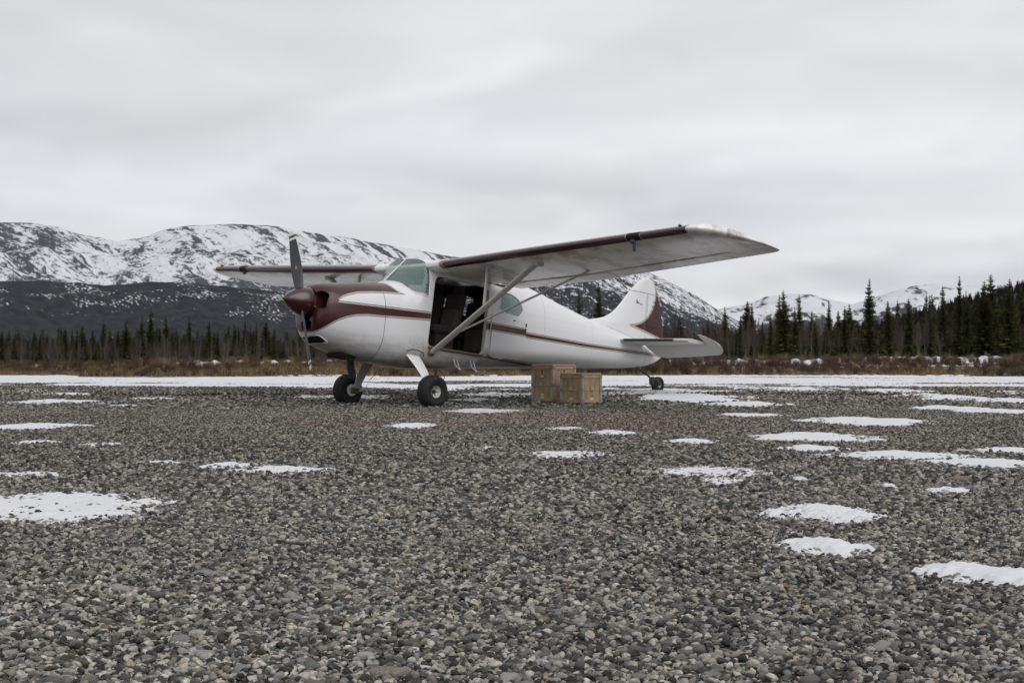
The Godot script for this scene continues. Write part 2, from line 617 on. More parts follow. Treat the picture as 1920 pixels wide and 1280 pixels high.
	# the small bird emblem on the fin
	var blots := [[6.77, .888, .012, .02, 0], [6.786, .872, .022, .011, 0], [6.765, .905, .006, .016, 0], [6.81, .868, .014, .006, 0], [6.845, .872, .012, .003, 1], [6.87, .862, .02, .004, 1], [6.89, .85, .014, .004, 1], [6.90, .872, .012, .003, 1], [6.865, .845, .02, .003, 1]]
	for q in blots:
		for px in range(int((q[0] - q[2] + .1) / 8 * W), int((q[0] + q[2] + .1) / 8 * W) + 1):
			for py in range(int((1.45 - q[1] - q[3]) / 2.3 * H), int((1.45 - q[1] + q[3]) / 2.3 * H) + 1):
				im.set_pixel(px, py, Color(.12, .12, .12) if q[4] == 0 else Color(.5, .5, .51))
	return ImageTexture.create_from_image(im)

# ---------- wing
func wle(z: float) -> Vector2: return Vector2(lin([Vector2(0, 2.0), Vector2(2.6, 2.0), Vector2(5.2, 2.05), Vector2(5.6, 2.05)], z), .735 + maxf(z - .6, 0) * .048)
func wte(z: float) -> Vector2: return Vector2(lin([Vector2(0, 3.63), Vector2(2.6, 3.63), Vector2(5.46, 3.42), Vector2(5.6, 3.41)], z), lin([Vector2(0, .64), Vector2(.63, .64), Vector2(2.3, .70), Vector2(5.46, .872), Vector2(5.6, .88)], z))
func foil(c: float, top: bool) -> float:
	c = clampf(c, 0, 1)
	var yt := 0.6 * (0.2969 * sqrt(c) - 0.126 * c - 0.3516 * c * c + 0.2843 * c * c * c - 0.1015 * c * c * c * c)
	var yc := 0.125 * (0.8 * c - c * c) if c < 0.4 else 0.02 / 0.36 * (0.2 + 0.8 * c - c * c)
	return yc + yt if top else yc - yt

func wpt(z: float, c: float, top: bool, lift := 0.0) -> Vector3:
	var le := wle(z)
	var te := wte(z)
	var th := 1.0
	if z > 5.16:
		var t := clampf((z - 5.16) / 0.41, 0.0, 1.0)
		var e := pow(maxf(1.0 - pow(t, 2.6), 0.0), .48)
		th = pow(maxf(1.0 - pow(t, 4.0), 0.0), .5)
		le = le.lerp(te, (1.0 - e) * 0.86)
		te.x -= 0.10 * pow(t, 6)
	var ch := te - le
	var nrm := Vector2(-ch.y, ch.x).normalized()
	var p := le + ch * c + nrm * ((foil(c, top) * th) * ch.length() + (lift if top else -lift))
	if c < 0.02: p.x -= lift * (1.0 - c / 0.02)
	return Vector3(p.x, p.y, z)

func wing_band(zs: Array, c0: float, c1: float, k: int, side: int, lift := 0.0) -> MB:
	# round the leading edge from c0 on top to c1 below
	var mb := MB.new()
	var rows := []
	for z in zs:
		var row := []
		for i in k + 1: 
			var t := float(k - i) / k
			row.append(wpt(z, c0 * t * t, true, lift))
		for i in range(1, k + 1):
			var t := float(i) / k
			row.append(wpt(z, c1 * t * t, false, lift))
		if side < 0:
			for i in row.size(): row[i].z = -row[i].z
		rows.append(row)
	mb.grid(rows, false, func(p: Vector3): return Vector2(absf(p.z) / 5.6, (p.x - 1.9) / 5.6))
	# end walls
	for e in [0, rows.size() - 1]:
		var r: Array = rows[e]
		var o := Vector3(0, 0, 1.0 if (e > 0) == (side > 0) else -1.0)
		for i in r.size() / 2 - 1:
			mb.quad(r[i], r[i + 1], r[-2 - i], r[-1 - i], o)
	if c0 < 0.99:
		for i in rows.size() - 1:
			mb.quad(rows[i][0], rows[i + 1][0], rows[i + 1][-1], rows[i][-1], Vector3(1, 0, 0))
	return mb

func flap_part(z0: float, z1: float, c0: float, side: int, droop: float) -> MB:
	var mb := MB.new()
	var rows := []
	for z in xs_between(z0, z1, 0.3):
		var row := []
		var hp := (wpt(z, c0, true) + wpt(z, c0, false)) * 0.5
		for top in [true, false]:
			for i in 9:
				var t := i / 8.0 if not top else 1.0 - i / 8.0
				var c := lerpf(c0, 1.0, t)
				var p := wpt(z, c, top)
				if t < 0.05: p = p.lerp(hp, 0.5)
				var d := p - hp
				p = hp + Vector3(d.x * cos(droop) + d.y * sin(droop), -d.x * sin(droop) + d.y * cos(droop), 0)
				row.append(Vector3(p.x, p.y, p.z * side))
		rows.append(row)
	mb.grid(rows, true, func(p: Vector3): return Vector2(absf(p.z) / 5.6, (p.x - 1.9) / 5.6))
	for e in [0, rows.size() - 1]:
		var r: Array = rows[e]
		for i in 8: mb.quad(r[i], r[i + 1], r[16 - i], r[17 - i], Vector3(0, 0, 1.0 if (e > 0) == (side > 0) else -1.0))
	return mb

func wing_texture() -> ImageTexture:
	var S := 1024
	var a := noise(31, 0.012, 4)
	var b := noise(32, 0.05, 3)
	var c := noise(33, 0.03, 3)
	var data := PackedByteArray()
	data.resize(S * 320 * 3)
	for px in S:
		var z := (px + .5) / S * 5.6
		for py in 320:
			var x := (py + .5) / S * 5.6
			var col := Color(.93, .92, .90)
			# oily streaks that run aft, and scuffs
			var st := a.get_noise_2d(px * .75 + py * .5, py * 1.1 - px * .1) * 0.5 + 0.5
			var sc := b.get_noise_2d(px * 0.5 + py * 0.6, py * 1.6) * 0.5 + 0.5
			col = col.lerp(Color(.58, .54, .49), smoothstep(0.40, 0.72, st) * 0.75)
			col = col.lerp(Color(.93, .93, .93), smoothstep(0.55, 0.75, sc) * 0.7)
			if z > 2.55 and z < 3.95 and x > .50 and x < .98:
				var w := c.get_noise_2d(px * 3.0 + py * 1.6, py * 0.6 - px * .2)
				col = col.lerp(Color(.26, .29, .33), smoothstep(-0.08, 0.14, w) * 0.8)
			if z > 1.0 and z < 1.5 and x > .62 and x < .98: col = col.lerp(Color(.42, .41, .40), 0.6)
			if absf(x - .62) < .004 or absf(z - 1.0) < .0035 or absf(z - 1.52) < .0035 or absf(z - 3.6) < .0035 or absf(z - 4.4) < .0035: col = col.lerp(Color(.3, .28, .26), 0.35)
			var k := (py * S + px) * 3
			data[k] = int(col.r * 255); data[k + 1] = int(col.g * 255); data[k + 2] = int(col.b * 255)
	var im := Image.create_from_data(S, 320, false, Image.FORMAT_RGB8, data)
	return ImageTexture.create_from_image(im)

# ---------- tail surfaces
const FLE := [Vector2(.30, 5.3), Vector2(.42, 5.55), Vector2(.463, 5.70), Vector2(.50, 5.90), Vector2(.559, 6.109), Vector2(.66, 6.27), Vector2(.779, 6.395), Vector2(1.0, 6.585), Vector2(1.097, 6.675), Vector2(1.2, 6.78), Vector2(1.265, 6.865), Vector2(1.30, 6.94), Vector2(1.318, 7.01)]
const FTE := [Vector2(.30, 7.44), Vector2(.378, 7.507), Vector2(.6, 7.462), Vector2(.9, 7.375), Vector2(1.1, 7.29), Vector2(1.2, 7.235), Vector2(1.265, 7.17), Vector2(1.30, 7.11), Vector2(1.318, 7.04)]
func fin_pt(y: float, x: float, side: float) -> Vector3:
	var a := lin(FLE, y)
	var b := lin(FTE, y)
	var s := clampf((x - a) / (b - a), 0.0, 1.0)
	var T := lin([Vector2(.3, .075), Vector2(.6, .058), Vector2(1.1, .042), Vector2(1.28, .026), Vector2(1.318, .004)], y)
	return Vector3(x, y, side * T * minf(1.0, sqrt(s * 4.0)) * (1.0 - 0.92 * smoothstep(0.35, 1.0, s)))

func fin_rows(ys: Array, lo_: Callable, hi_: Callable, k: int) -> MB:
	var mb := MB.new()
	var rows := []
	for y in ys:
		var x0: float = lo_.call(y)
		var x1: float = hi_.call(y)
		var row := []
		for i in k + 1:
			var t := float(i) / k
			row.append(fin_pt(y, lerpf(x1, x0, t * (2 - t)), 1))
		for i in k + 1:
			var t := 1.0 - float(i) / k
			row.append(fin_pt(y, lerpf(x1, x0, t * (2 - t)), -1))
		rows.append(row)
	mb.grid(rows, true, puv)
	for e in [0, rows.size() - 1]:
		var r: Array = rows[e]
		for i in k: mb.tri(r[i], r[i + 1], r[-2 - i], Vector3(0, 1.0 if e else -1.0, 0), Vector3(0, 1.0 if e else -1.0, 0), Vector3(0, 1.0 if e else -1.0, 0), puv(r[i]), puv(r[i + 1]), puv(r[-2 - i]))
	return mb

func plate_rows(rows: Array) -> MB:
	var mb := MB.new()
	mb.grid(rows, true)
	for e in [0, rows.size() - 1]:
		var r: Array = rows[e]
		var n := r.size()
		for i in n / 2 - 1: mb.quad(r[i], r[i + 1], r[n - 2 - i], r[n - 1 - i], rows[e][0] - rows[1 if e == 0 else rows.size() - 2][0])
	return mb

func wheel(called: String, at: Vector3, R: float, halfw: float, rimr: float, side: int) -> void:
	var root := Node3D.new()
	root.name = called if not plane.has_node(called) else called + "_001"
	plane.add_child(root, true)
	root.position = at - BASE
	var ax := Vector3(0, 0, 1)
	var t := MB.new()
	var prof := []
	for i in 25:
		var a := -0.62 * PI + 1.24 * PI * i / 24.0
		var rr := (R - rimr) * 0.5
		var y := sin(a) * halfw
		var r := rimr + rr + cos(a) * rr
		# flatten the tread a little
		r = minf(r, R - 0.006 * pow(absf(y) / halfw, 2.0))
		prof.append(Vector2(r, y))
	prof.push_front(Vector2(rimr - 0.01, -halfw * .75))
	prof.append(Vector2(rimr - 0.01, halfw * .75))
	t.lathe(prof, Vector3.ZERO, ax, 48)
	# sag where it stands
	for i in t.v.size():
		var p := t.v[i]
		var low := -R + R * 0.035
		if p.y < low:
			t.v[i] = Vector3(p.x, low, p.z * 1.06)
	obj("tyre", t, M.rubber, root)
	for gz in [-0.45, -0.15, 0.15, 0.45]:
		var gr := MB.new()
		gr.lathe([Vector2(R - .004, gz * halfw - .004), Vector2(R + .0015, gz * halfw - .003), Vector2(R + .0015, gz * halfw + .003), Vector2(R - .004, gz * halfw + .004)], Vector3.ZERO, ax, 40)
		for i in gr.v.size():
			if gr.v[i].y < -R + R * 0.04: gr.v[i].y = -R + R * 0.04
		obj("tread_rib", gr, M.rubber, root)
	var r := MB.new()
	var hw := halfw * 0.72
	r.lathe([Vector2(0.02, hw * .25), Vector2(rimr * .45, hw * .30), Vector2(rimr * .72, hw * .45), Vector2(rimr * .80, hw * .9), Vector2(rimr * .92, hw * 1.02), Vector2(rimr * 1.02, hw * .98), Vector2(rimr * 1.02, -hw * .98), Vector2(rimr * .92, -hw * 1.02), Vector2(rimr * .8, -hw * .9), Vector2(rimr * .7, -hw * .35), Vector2(0.02, -hw * .25)], Vector3.ZERO, ax, 40)
	obj("rim", r, M.rim, root)
	var h := MB.new()
	h.lathe([Vector2(0, hw * .62), Vector2(rimr * .26, hw * .60), Vector2(rimr * .30, hw * .5), Vector2(rimr * .34, hw * .2)], Vector3.ZERO, Vector3(0, 0, side), 20)
	obj("hub_cap", h, M.dark_metal, root)
	for k in 6:
		var b := MB.new()
		var a := TAU * k / 6.0
		b.lathe([Vector2(.008, hw * .55), Vector2(.008, hw * .2)], Vector3(cos(a) * rimr * .55, sin(a) * rimr * .55, 0), Vector3(0, 0, side), 6)
		obj("bolt", b, M.dark_metal, root)

func blade(s: float, phi: float) -> MB:
	var mb := MB.new()
	mb.use_c = true
	var rd := Vector3(0, cos(phi), sin(phi)) * s
	var tg := Vector3(0, -sin(phi), cos(phi)) * s
	var rs := [0.10, .16, .24, .34, .46, .6, .72, .80, .860, .890, .891, .922, .923, .957, .958, .985, 1.005, 1.018]
	var dark := Color(.035, .036, .04)
	var wht := Color(.62, .62, .60)
	var rows := []
	for r in rs:
		var ch := lin([Vector2(.1, .09), Vector2(.2, .125), Vector2(.4, .165), Vector2(.6, .16), Vector2(.85, .125), Vector2(.96, .105), Vector2(1.0, .075), Vector2(1.018, .02)], r)
		var th := lin([Vector2(.1, .07), Vector2(.24, .04), Vector2(.5, .02), Vector2(1.0, .008), Vector2(1.018, .003)], r)
		var beta := lin([Vector2(.1, .75), Vector2(.4, .55), Vector2(1.0, .27)], r)
		var c := tg * cos(beta) + Vector3(1, 0, 0) * sin(beta)
		var nn := rd.cross(c).normalized()
		var row := []
		for i in 16:
			var a := TAU * i / 16
			row.append(Vector3(.27, 0.02, 0) + rd * r + c * (cos(a) * ch * .5) + nn * (sin(a) * th * .5))
		rows.append(row)
	for k in rows.size() - 1:
		var r: float = (rs[k] + rs[k + 1]) / 2
		var st := mb.v.size()
		mb.grid([rows[k], rows[k + 1]], true)
		var col := dark
		if (r > .8905 and r < .9225) or r > .9575: col = wht
		for i in range(st, mb.v.size()): mb.c[i] = col
	for i in range(1, 15): mb.flat(rows[-1][0], rows[-1][i], rows[-1][i + 1], rd, wht)
	return mb

func make_aircraft() -> void:
	plane = Node3D.new()
	plane.name = "light_aircraft"
	var th := 0.1088
	var yw := 0.74356
	var bs := Basis(Vector3(cos(th) * cos(yw), -sin(th), -cos(th) * sin(yw)), Vector3(sin(th) * cos(yw), cos(th), -sin(th) * sin(yw)), Vector3(sin(yw), 0, cos(yw)))
	plane.transform = Transform3D(bs, Vector3(-3.0259, 1.4212, -20.5061) + bs * BASE)
	add_child(plane)
	tag(plane, "white and maroon high-wing tail-dragger aircraft with its cabin door open", "airplane")

	var paint := StandardMaterial3D.new()
	paint.albedo_texture = paint_texture()
	paint.roughness = 0.38
	paint.clearcoat_enabled = true
	paint.clearcoat = 0.25
	paint.clearcoat_roughness = 0.12
	M.paint = paint
	var wm := StandardMaterial3D.new()
	wm.albedo_texture = wing_texture()
	wm.roughness = 0.32
	wm.clearcoat_enabled = true
	wm.clearcoat = .6
	wm.clearcoat_roughness = .18
	M.wing = wm
	mat("white_paint", Color(.76, .76, .765), .38)
	mat("dirty_white", Color(.50, .49, .465), .5)
	mat("maroon", Color(.034, .0055, .0075), .3)
	M.maroon.clearcoat_enabled = true
	M.maroon.clearcoat = .7
	M.maroon.clearcoat_roughness = .12
	mat("tan_paint", Color(.23, .19, .13), .4)
	mat("rubber", Color(.022, .021, .020), .8)
	M.rubber.albedo_texture = noise_tex(621, .03, 4, Color(.45, .45, .46), Color(1, .98, .95), 256)
	M.rubber.uv1_triplanar = true
	M.rubber.uv1_scale = Vector3(3, 3, 3)
	mat("boot_rubber", Color(.012, .016, .015), .35)
	mat("rim", Color(.55, .55, .55), .45, .1)
	mat("dark_metal", Color(.05, .05, .052), .5, .5)
	mat("rusty_metal", Color(.10, .075, .055), .7)
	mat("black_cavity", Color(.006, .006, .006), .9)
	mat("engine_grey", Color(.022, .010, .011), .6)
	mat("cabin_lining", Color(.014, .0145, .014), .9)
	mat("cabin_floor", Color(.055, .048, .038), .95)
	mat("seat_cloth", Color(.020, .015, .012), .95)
	mat("seat_cover", Color(.042, .037, .030), .95)
	mat("blue_rag", Color(.045, .065, .09), .9)
	var gl := mat("windshield_glass", Color(.30, .42, .385), .03)
	gl.transparency = BaseMaterial3D.TRANSPARENCY_ALPHA
	gl.albedo_color.a = 0.36
	var g2 := mat("window_glass", Color(.50, .60, .58), .03)
	g2.transparency = BaseMaterial3D.TRANSPARENCY_ALPHA
	g2.albedo_color.a = 0.42

	# fuselage and cowl
	var door := rounded([Vector2(2.065, -.40), Vector2(3.12, -.40), Vector2(3.14, .57), Vector2(2.115, .605)], [.10, .07, .10, .13])
	var wshield := PackedVector2Array([Vector2(1.35, .56), Vector2(1.632, .468), Vector2(1.704, .448), Vector2(1.746, .386), Vector2(1.80, .345), Vector2(1.852, .317), Vector2(1.93, .30), Vector2(2.022, .288), Vector2(2.046, .69), Vector2(2.02, .765), Vector2(1.985, .84), Vector2(1.9, 1.1), Vector2(1.35, 1.1)])
	var rearw := rounded([Vector2(3.36, .29), Vector2(3.40, .55), Vector2(3.64, .552), Vector2(3.81, .47), Vector2(3.878, .34), Vector2(3.78, .222), Vector2(3.50, .25)], [.05, .06, .08, .06, .05, .04, .06])
	var sidew := rounded([Vector2(2.25, .29), Vector2(3.40, .33), Vector2(3.34, .43), Vector2(3.10, .50), Vector2(2.3, .49)], [.06, .05, .06, .08, .08])
	var inl := rounded([Vector2(.165, -.095), Vector2(.36, -.095), Vector2(.365, .11), Vector2(.26, .165), Vector2(.155, .13)], [.05])
	var inr := PackedVector2Array()
	for p in inl: inr.append(Vector2(-p.x, p.y))
	var chin := rounded([Vector2(-.20, -.545), Vector2(.25, -.525), Vector2(.23, -.44), Vector2(-.18, -.45)], [.04])
	var slot := rounded([Vector2(-.10, -.37), Vector2(.10, -.37), Vector2(.13, -.24), Vector2(-.12, -.24)], [.04])

	var xs := [0.385, .388, .392, .398, .405, .413, .422, .433, .446, .462, .48, .50, .525, .555, .59, .62, .66, .70, .75]
	xs.append_array(xs_between(.80, 1.3235, .05))
	var sk := skin(xs, 120, [[inl, 2], [inr, 2], [chin, 2], [slot, 2]])
	var cowl := obj("engine_cowl", sk[0], M.paint, plane)
	var cav := MB.new()
	cav.box(Vector3(.86, -.10, 0), Vector3(.5, .34, .66), .05)
	for s in [-1, 1]:
		for k in 7: cav.box(Vector3(.60, .01, s * (.175 + k * .026)), Vector3(.06, .15, .008))
	obj("engine_block", cav, M.engine_grey, cowl)
	var cp := MB.new()
	cp.lathe([Vector2(0, 0), Vector2(.17, 0)], Vector3(.392, -.02, 0), Vector3(1, 0, 0), 24)
	cp.box(Vector3(.80, -.35, 0), Vector3(.5, .30, .50), .04)
	obj("inlet_baffle", cp, M.black_cavity, cowl)
	for q in [[chin, .57], [inl, .405], [inr, .405]]:
		var lp := MB.new()
		var pl: PackedVector2Array = q[0]
		var ring_ := []
		for p in pl:
			# find the nose surface at (z, y)
			var x := 0.386
			while x < 0.75:
				var s := sec(x)
				var upn: bool = p.y > s[3]
				var hh: float = (s[1] - s[3]) if upn else (s[3] - s[2])
				var nn: float = s[5] if upn else s[6]
				if pow(absf(p.x) / s[4], nn) + pow(absf(p.y - s[3]) / hh, nn) <= 1.0: break
				x += 0.004
			ring_.append(Vector3(x, p.y, p.x))
		ring_.append(ring_[0]); ring_.append(ring_[1])
		lp.tube(ring_, [Vector2(.009, .009)], 6, Vector3(1, 0, 0), Color.WHITE, false)
		if q[0] != chin:
			var du := MB.new()
			for i in ring_.size() - 2:
				var a: Vector3 = ring_[i]
				var b2: Vector3 = ring_[i + 1]
				var cen := Vector3(a.x, .03, .26 * signf(a.z))
				var ain := Vector3(.60, lerpf(a.y, .03, .25), lerpf(a.z, .25 * signf(a.z), .25))
				var bin_ := Vector3(.60, lerpf(b2.y, .03, .25), lerpf(b2.z, .25 * signf(b2.z), .25))
				du.quad(a, b2, bin_, ain, cen - a)
			obj("inlet_duct", du, M.maroon, cowl)
		obj("inlet_lip", lp, M.white_paint if q[0] == chin else M.maroon, cowl)
	xs = xs_between(1.3275, 4.2, .03)
	xs.append_array(xs_between(4.27, 7.30, .08))
	xs.append_array(xs_between(7.34, 7.51, .034))
	sk = skin(xs, 144, [[door, 1], [wshield, 0], [rearw, 1], [rearw, -1], [sidew, -1]])
	var fus := obj("fuselage", sk[0], M.paint, plane)
	var ws := obj("windshield", sk[1][1], M.windshield_glass, plane)
	for k in [2, 3, 4]: obj("window", sk[1][k], M.window_glass, plane)
	var fm := MB.new()
	var cl := []
	for i in 9: cl.append(Vector3(lerpf(1.632, 1.99, i / 8.0), lerpf(.474, .838, i / 8.0) + .006, 0))
	fm.tube(cl, [Vector2(.006, .013)], 8, Vector3(-.7, .7, 0))
	obj("centre_post", fm, M.white_paint, ws)
	for s in [-1, 1]:
		var e := MB.new()
		var pts := []
		for i in 31:
			var t := i / 30.0
			var x := lerpf(1.634, 2.022, t)
			var y := lin([Vector2(1.632, .474), Vector2(1.704, .448), Vector2(1.746, .386), Vector2(1.80, .345), Vector2(1.852, .317), Vector2(1.93, .30), Vector2(2.022, .288)], x)
			pts.append(Vector3(x, y, s * zat(x, y)))
		pts.append(Vector3(2.034, .5, s * zat(2.034, .5)))
		pts.append(Vector3(2.046, .69, s * zat(2.046, .69)))
		e.tube(pts, [Vector2(.008, .008)], 6)
		obj("windshield_trim", e, M.white_paint, ws)
	obj("door_jamb", jamb(door, 1, .05), M.dirty_white, fus)
	obj("door_seal", trim(door, 1, .007, .001), M.dirty_white, fus)
	obj("window_trim", trim(rearw, 1, .008), M.white_paint, fus)
	obj("window_trim", trim(rearw, -1, .008), M.white_paint, fus)
	obj("window_trim", trim(sidew, -1, .01), M.white_paint, fus)

	# cabin
	sk = skin(xs_between(1.40, 4.35, .05), 96, [[door, 1], [wshield, 0], [rearw, 1], [rearw, -1], [sidew, -1]], .045, true)
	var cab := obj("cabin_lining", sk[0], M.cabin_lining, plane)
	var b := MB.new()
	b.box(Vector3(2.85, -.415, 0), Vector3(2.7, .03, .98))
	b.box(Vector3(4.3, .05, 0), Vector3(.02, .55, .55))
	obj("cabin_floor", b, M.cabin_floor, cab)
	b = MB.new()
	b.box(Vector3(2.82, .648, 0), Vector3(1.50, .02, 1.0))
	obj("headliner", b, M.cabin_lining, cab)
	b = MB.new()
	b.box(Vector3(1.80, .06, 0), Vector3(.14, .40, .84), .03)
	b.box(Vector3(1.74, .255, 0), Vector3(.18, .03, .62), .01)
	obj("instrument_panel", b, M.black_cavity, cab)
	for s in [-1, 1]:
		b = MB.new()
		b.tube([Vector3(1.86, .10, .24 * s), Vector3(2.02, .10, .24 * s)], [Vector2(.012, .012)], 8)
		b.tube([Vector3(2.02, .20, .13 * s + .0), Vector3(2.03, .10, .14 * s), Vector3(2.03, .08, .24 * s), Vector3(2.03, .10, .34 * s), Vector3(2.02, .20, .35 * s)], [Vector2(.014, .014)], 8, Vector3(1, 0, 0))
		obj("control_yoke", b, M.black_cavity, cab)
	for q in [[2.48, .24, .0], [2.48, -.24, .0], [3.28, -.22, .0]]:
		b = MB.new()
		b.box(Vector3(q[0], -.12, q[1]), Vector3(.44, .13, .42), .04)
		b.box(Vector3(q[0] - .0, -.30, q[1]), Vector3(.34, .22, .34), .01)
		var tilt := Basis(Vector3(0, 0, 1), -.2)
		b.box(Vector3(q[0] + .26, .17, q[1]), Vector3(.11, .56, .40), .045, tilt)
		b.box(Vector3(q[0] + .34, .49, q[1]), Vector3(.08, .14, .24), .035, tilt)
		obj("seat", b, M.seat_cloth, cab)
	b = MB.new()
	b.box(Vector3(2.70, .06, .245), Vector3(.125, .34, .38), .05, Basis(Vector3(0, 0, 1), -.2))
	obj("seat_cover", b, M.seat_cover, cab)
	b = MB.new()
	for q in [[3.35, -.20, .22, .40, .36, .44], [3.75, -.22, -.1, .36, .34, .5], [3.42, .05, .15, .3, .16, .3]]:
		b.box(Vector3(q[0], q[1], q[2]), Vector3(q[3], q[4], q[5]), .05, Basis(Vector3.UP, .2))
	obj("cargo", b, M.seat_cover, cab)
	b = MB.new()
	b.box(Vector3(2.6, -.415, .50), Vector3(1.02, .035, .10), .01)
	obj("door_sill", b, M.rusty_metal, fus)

	# the door folded back along the side
	var pan := rounded([Vector2(3.215, -.38), Vector2(3.29, -.425), Vector2(3.86, -.425), Vector2(3.955, -.335), Vector2(3.935, .135), Vector2(3.86, .20), Vector2(3.30, .205), Vector2(3.205, .20)], [.06, .08, .06, .06, .03, .05, .02, .02])
	var psk := skin(xs_between(3.15, 4.0, .025), 160, [[pan, 1]], -.04)
	var pd := MB.new()
	var src: MB = psk[1][0]
	for i in range(0, src.v.size(), 3): pd.tri(src.v[i], src.v[i + 1], src.v[i + 2], src.n[i], src.n[i + 1], src.n[i + 2], src.u[i], src.u[i + 1], src.u[i + 2])
	for i in pan.size():
		var p := pan[i]
		var q := pan[(i + 1) % pan.size()]
		var A := Vector3(p.x, p.y, zat(p.x, p.y) + .0325)
		var B := Vector3(q.x, q.y, zat(q.x, q.y) + .0325)
		var o := Vector3((p.x + q.x) / 2 - 3.58, (p.y + q.y) / 2 + .1, 0)
		pd.quad(A, B, B - Vector3(0, 0, .030), A - Vector3(0, 0, .030), o)
		for k in range(pd.u.size() - 6, pd.u.size()): pd.u[k] = puv(Vector3(5, .6, 0))
	var dp := obj("cabin_door", pd, M.paint, plane)
	dp.set_meta("label", "open cabin door folded back flat on the fuselage")
	for q in [[3.66, .165, .03, .012], [3.915, .125, .012, .05], [3.915, .06, .012, .02]]:
		b = MB.new()
		b.box(Vector3(q[0], q[1], zat(q[0], q[1]) + .042), Vector3(q[2], q[3], .022), .004)
		obj("door_latch", b, M.dark_metal, dp)

	# nose
	b = MB.new()
	var pr := []
	for i in 15:
		var t := i / 14.0
		pr.append(Vector2(.193 * pow(sin(t * PI / 2), .86), t * .35))
	pr.append(Vector2(.193, .385)); pr.append(Vector2(.16, .387))
	b.lathe(pr, Vector3(-.02, 0.0, 0), Vector3(1, .02, 0), 48)
	var spin := obj("spinner", b, M.maroon, plane)
	b = MB.new()
	b.lathe([Vector2(.1945, .335), Vector2(.1945, .341)], Vector3(-.02, .0, 0), Vector3(1, .02, 0), 48)
	obj("spinner_joint", b, M.black_cavity, spin)
	for q in [[1.0, -.376], [-1.0, -.376]]:
		var bl := obj("propeller_blade", blade(q[0], q[1]), vmat("blade_paint", .45), plane)
		var rd: Vector3 = Vector3(0, cos(q[1]), sin(q[1])) * q[0]
		var c: Vector3 = Vector3(0, -sin(q[1]), cos(q[1])) * q[0] * cos(.55) + Vector3(1, 0, 0) * sin(.55)
		var nn: Vector3 = rd.cross(c).normalized()
		if nn.x > 0: nn = -nn
		b = MB.new()
		b.lathe([Vector2(0, .0125), Vector2(.030, .0125), Vector2(.030, .009)], Vector3(.27, .02, 0) + rd * .47, nn, 16, Color.WHITE, Vector2(1.0, .55), rd)
		obj("blade_badge", b, mat("badge", Color(.28, .16, .09), .5), bl)

	# main gear
	for s in [1, -1]:
		b = MB.new()
		var rows := []
		for i in 13:
			var t := i / 12.0
			var ce := Vector3(lerpf(1.885, 1.96, t), lerpf(-.50, -1.045, t), lerpf(.40, .86, t) + .05 * sin(t * PI))
			var ch := lerpf(.135, .05, pow(t, .8))
			var thk := lerpf(.02, .013, t)
			var nrm := Vector3(0, .62, .78)
			var row := []
			for k in 16:
				var a := TAU * k / 16
				var cx := signf(cos(a)) * pow(absf(cos(a)), .6)
				var q: Vector3 = ce + Vector3(1, 0, 0) * cx * ch + nrm * sin(a) * thk
				row.append(Vector3(q.x, q.y, q.z * s))
			rows.append(row)
		b = plate_rows(rows)
		var leg := obj("landing_gear_leg", b, M.white_paint if s == 1 else M.dirty_white, plane)
		b = MB.new()
		b.tube([Vector3(1.885, -1.046, .80 * s), Vector3(1.885, -1.046, .965 * s)], [Vector2(.024, .024)], 12)
		b.box(Vector3(1.93, -1.05, .83 * s), Vector3(.16, .085, .03), .01)
		obj("axle", b, M.rusty_metal, leg)
		b = MB.new()
		b.lathe([Vector2(.02, -.006), Vector2(.085, -.006), Vector2(.085, .006), Vector2(.02, .006)], Vector3(1.885, -1.046, .862 * s), Vector3(0, 0, 1), 24)
		obj("brake_disc", b, M.rim, leg)
		b = MB.new()
		b.box(Vector3(2.06, -1.02, .84 * s), Vector3(.20, .05, .05), .015, Basis(Vector3(0, 0, 1), .25))
		b.box(Vector3(2.13, -1.04, .84 * s), Vector3(.05, .12, .07), .02)
		obj("brake_caliper", b, M.dirty_white, leg)
		b = MB.new()
		b.tube([Vector3(2.12, -.97, .84 * s), Vector3(2.17, -.86, .83 * s), Vector3(2.22, -.80, .80 * s), Vector3(2.19, -.72, .70 * s)], [Vector2(.005, .005)], 6)
		obj("brake_hose", b, M.rubber, leg)
		b = MB.new()
		b.tube([Vector3(1.73, -.50, .535 * s), Vector3(1.80, -.475, .55 * s), Vector3(1.90, -.475, .552 * s), Vector3(2.0, -.50, .55 * s), Vector3(2.04, -.545, .52 * s)], [Vector2(.008, .008)], 6)
		obj("leg_fairing_edge", b, M.rusty_metal, leg)
		wheel("main_wheel", Vector3(1.885, -1.046, .96 * s), .226, .105, .092, s)

	# tail wheel
	b = MB.new()
	b.tube([Vector3(6.88, -.15, 0), Vector3(7.05, -.205, 0), Vector3(7.2, -.27, 0), Vector3(7.33, -.335, 0)], [Vector2(.032, .012), Vector2(.03, .012), Vector2(.026, .01)], 10, Vector3(0, 0, 1))
	b.tube([Vector3(6.90, -.17, 0), Vector3(7.08, -.232, 0), Vector3(7.17, -.27, 0)], [Vector2(.03, .010)], 10, Vector3(0, 0, 1))
	var spg := obj("tail_spring", b, M.rusty_metal, plane)
	b = MB.new()
	b.lathe([Vector2(0, -.07), Vector2(.04, -.07), Vector2(.045, -.05), Vector2(.045, .03), Vector2(.03, .06), Vector2(0, .06)], Vector3(7.31, -.345, 0), Vector3(-.15, 1, 0), 16)
	obj("swivel", b, M.dark_metal, spg)
	b = MB.new()
	for s in [-1, 1]:
		b.tube([Vector3(7.30, -.33, .035 * s), Vector3(7.38, -.33, .062 * s), Vector3(7.46, -.40, .066 * s)], [Vector2(.024, .006)], 8, Vector3(.4, .9, 0))
	obj("fork", b, M.dark_metal, spg)
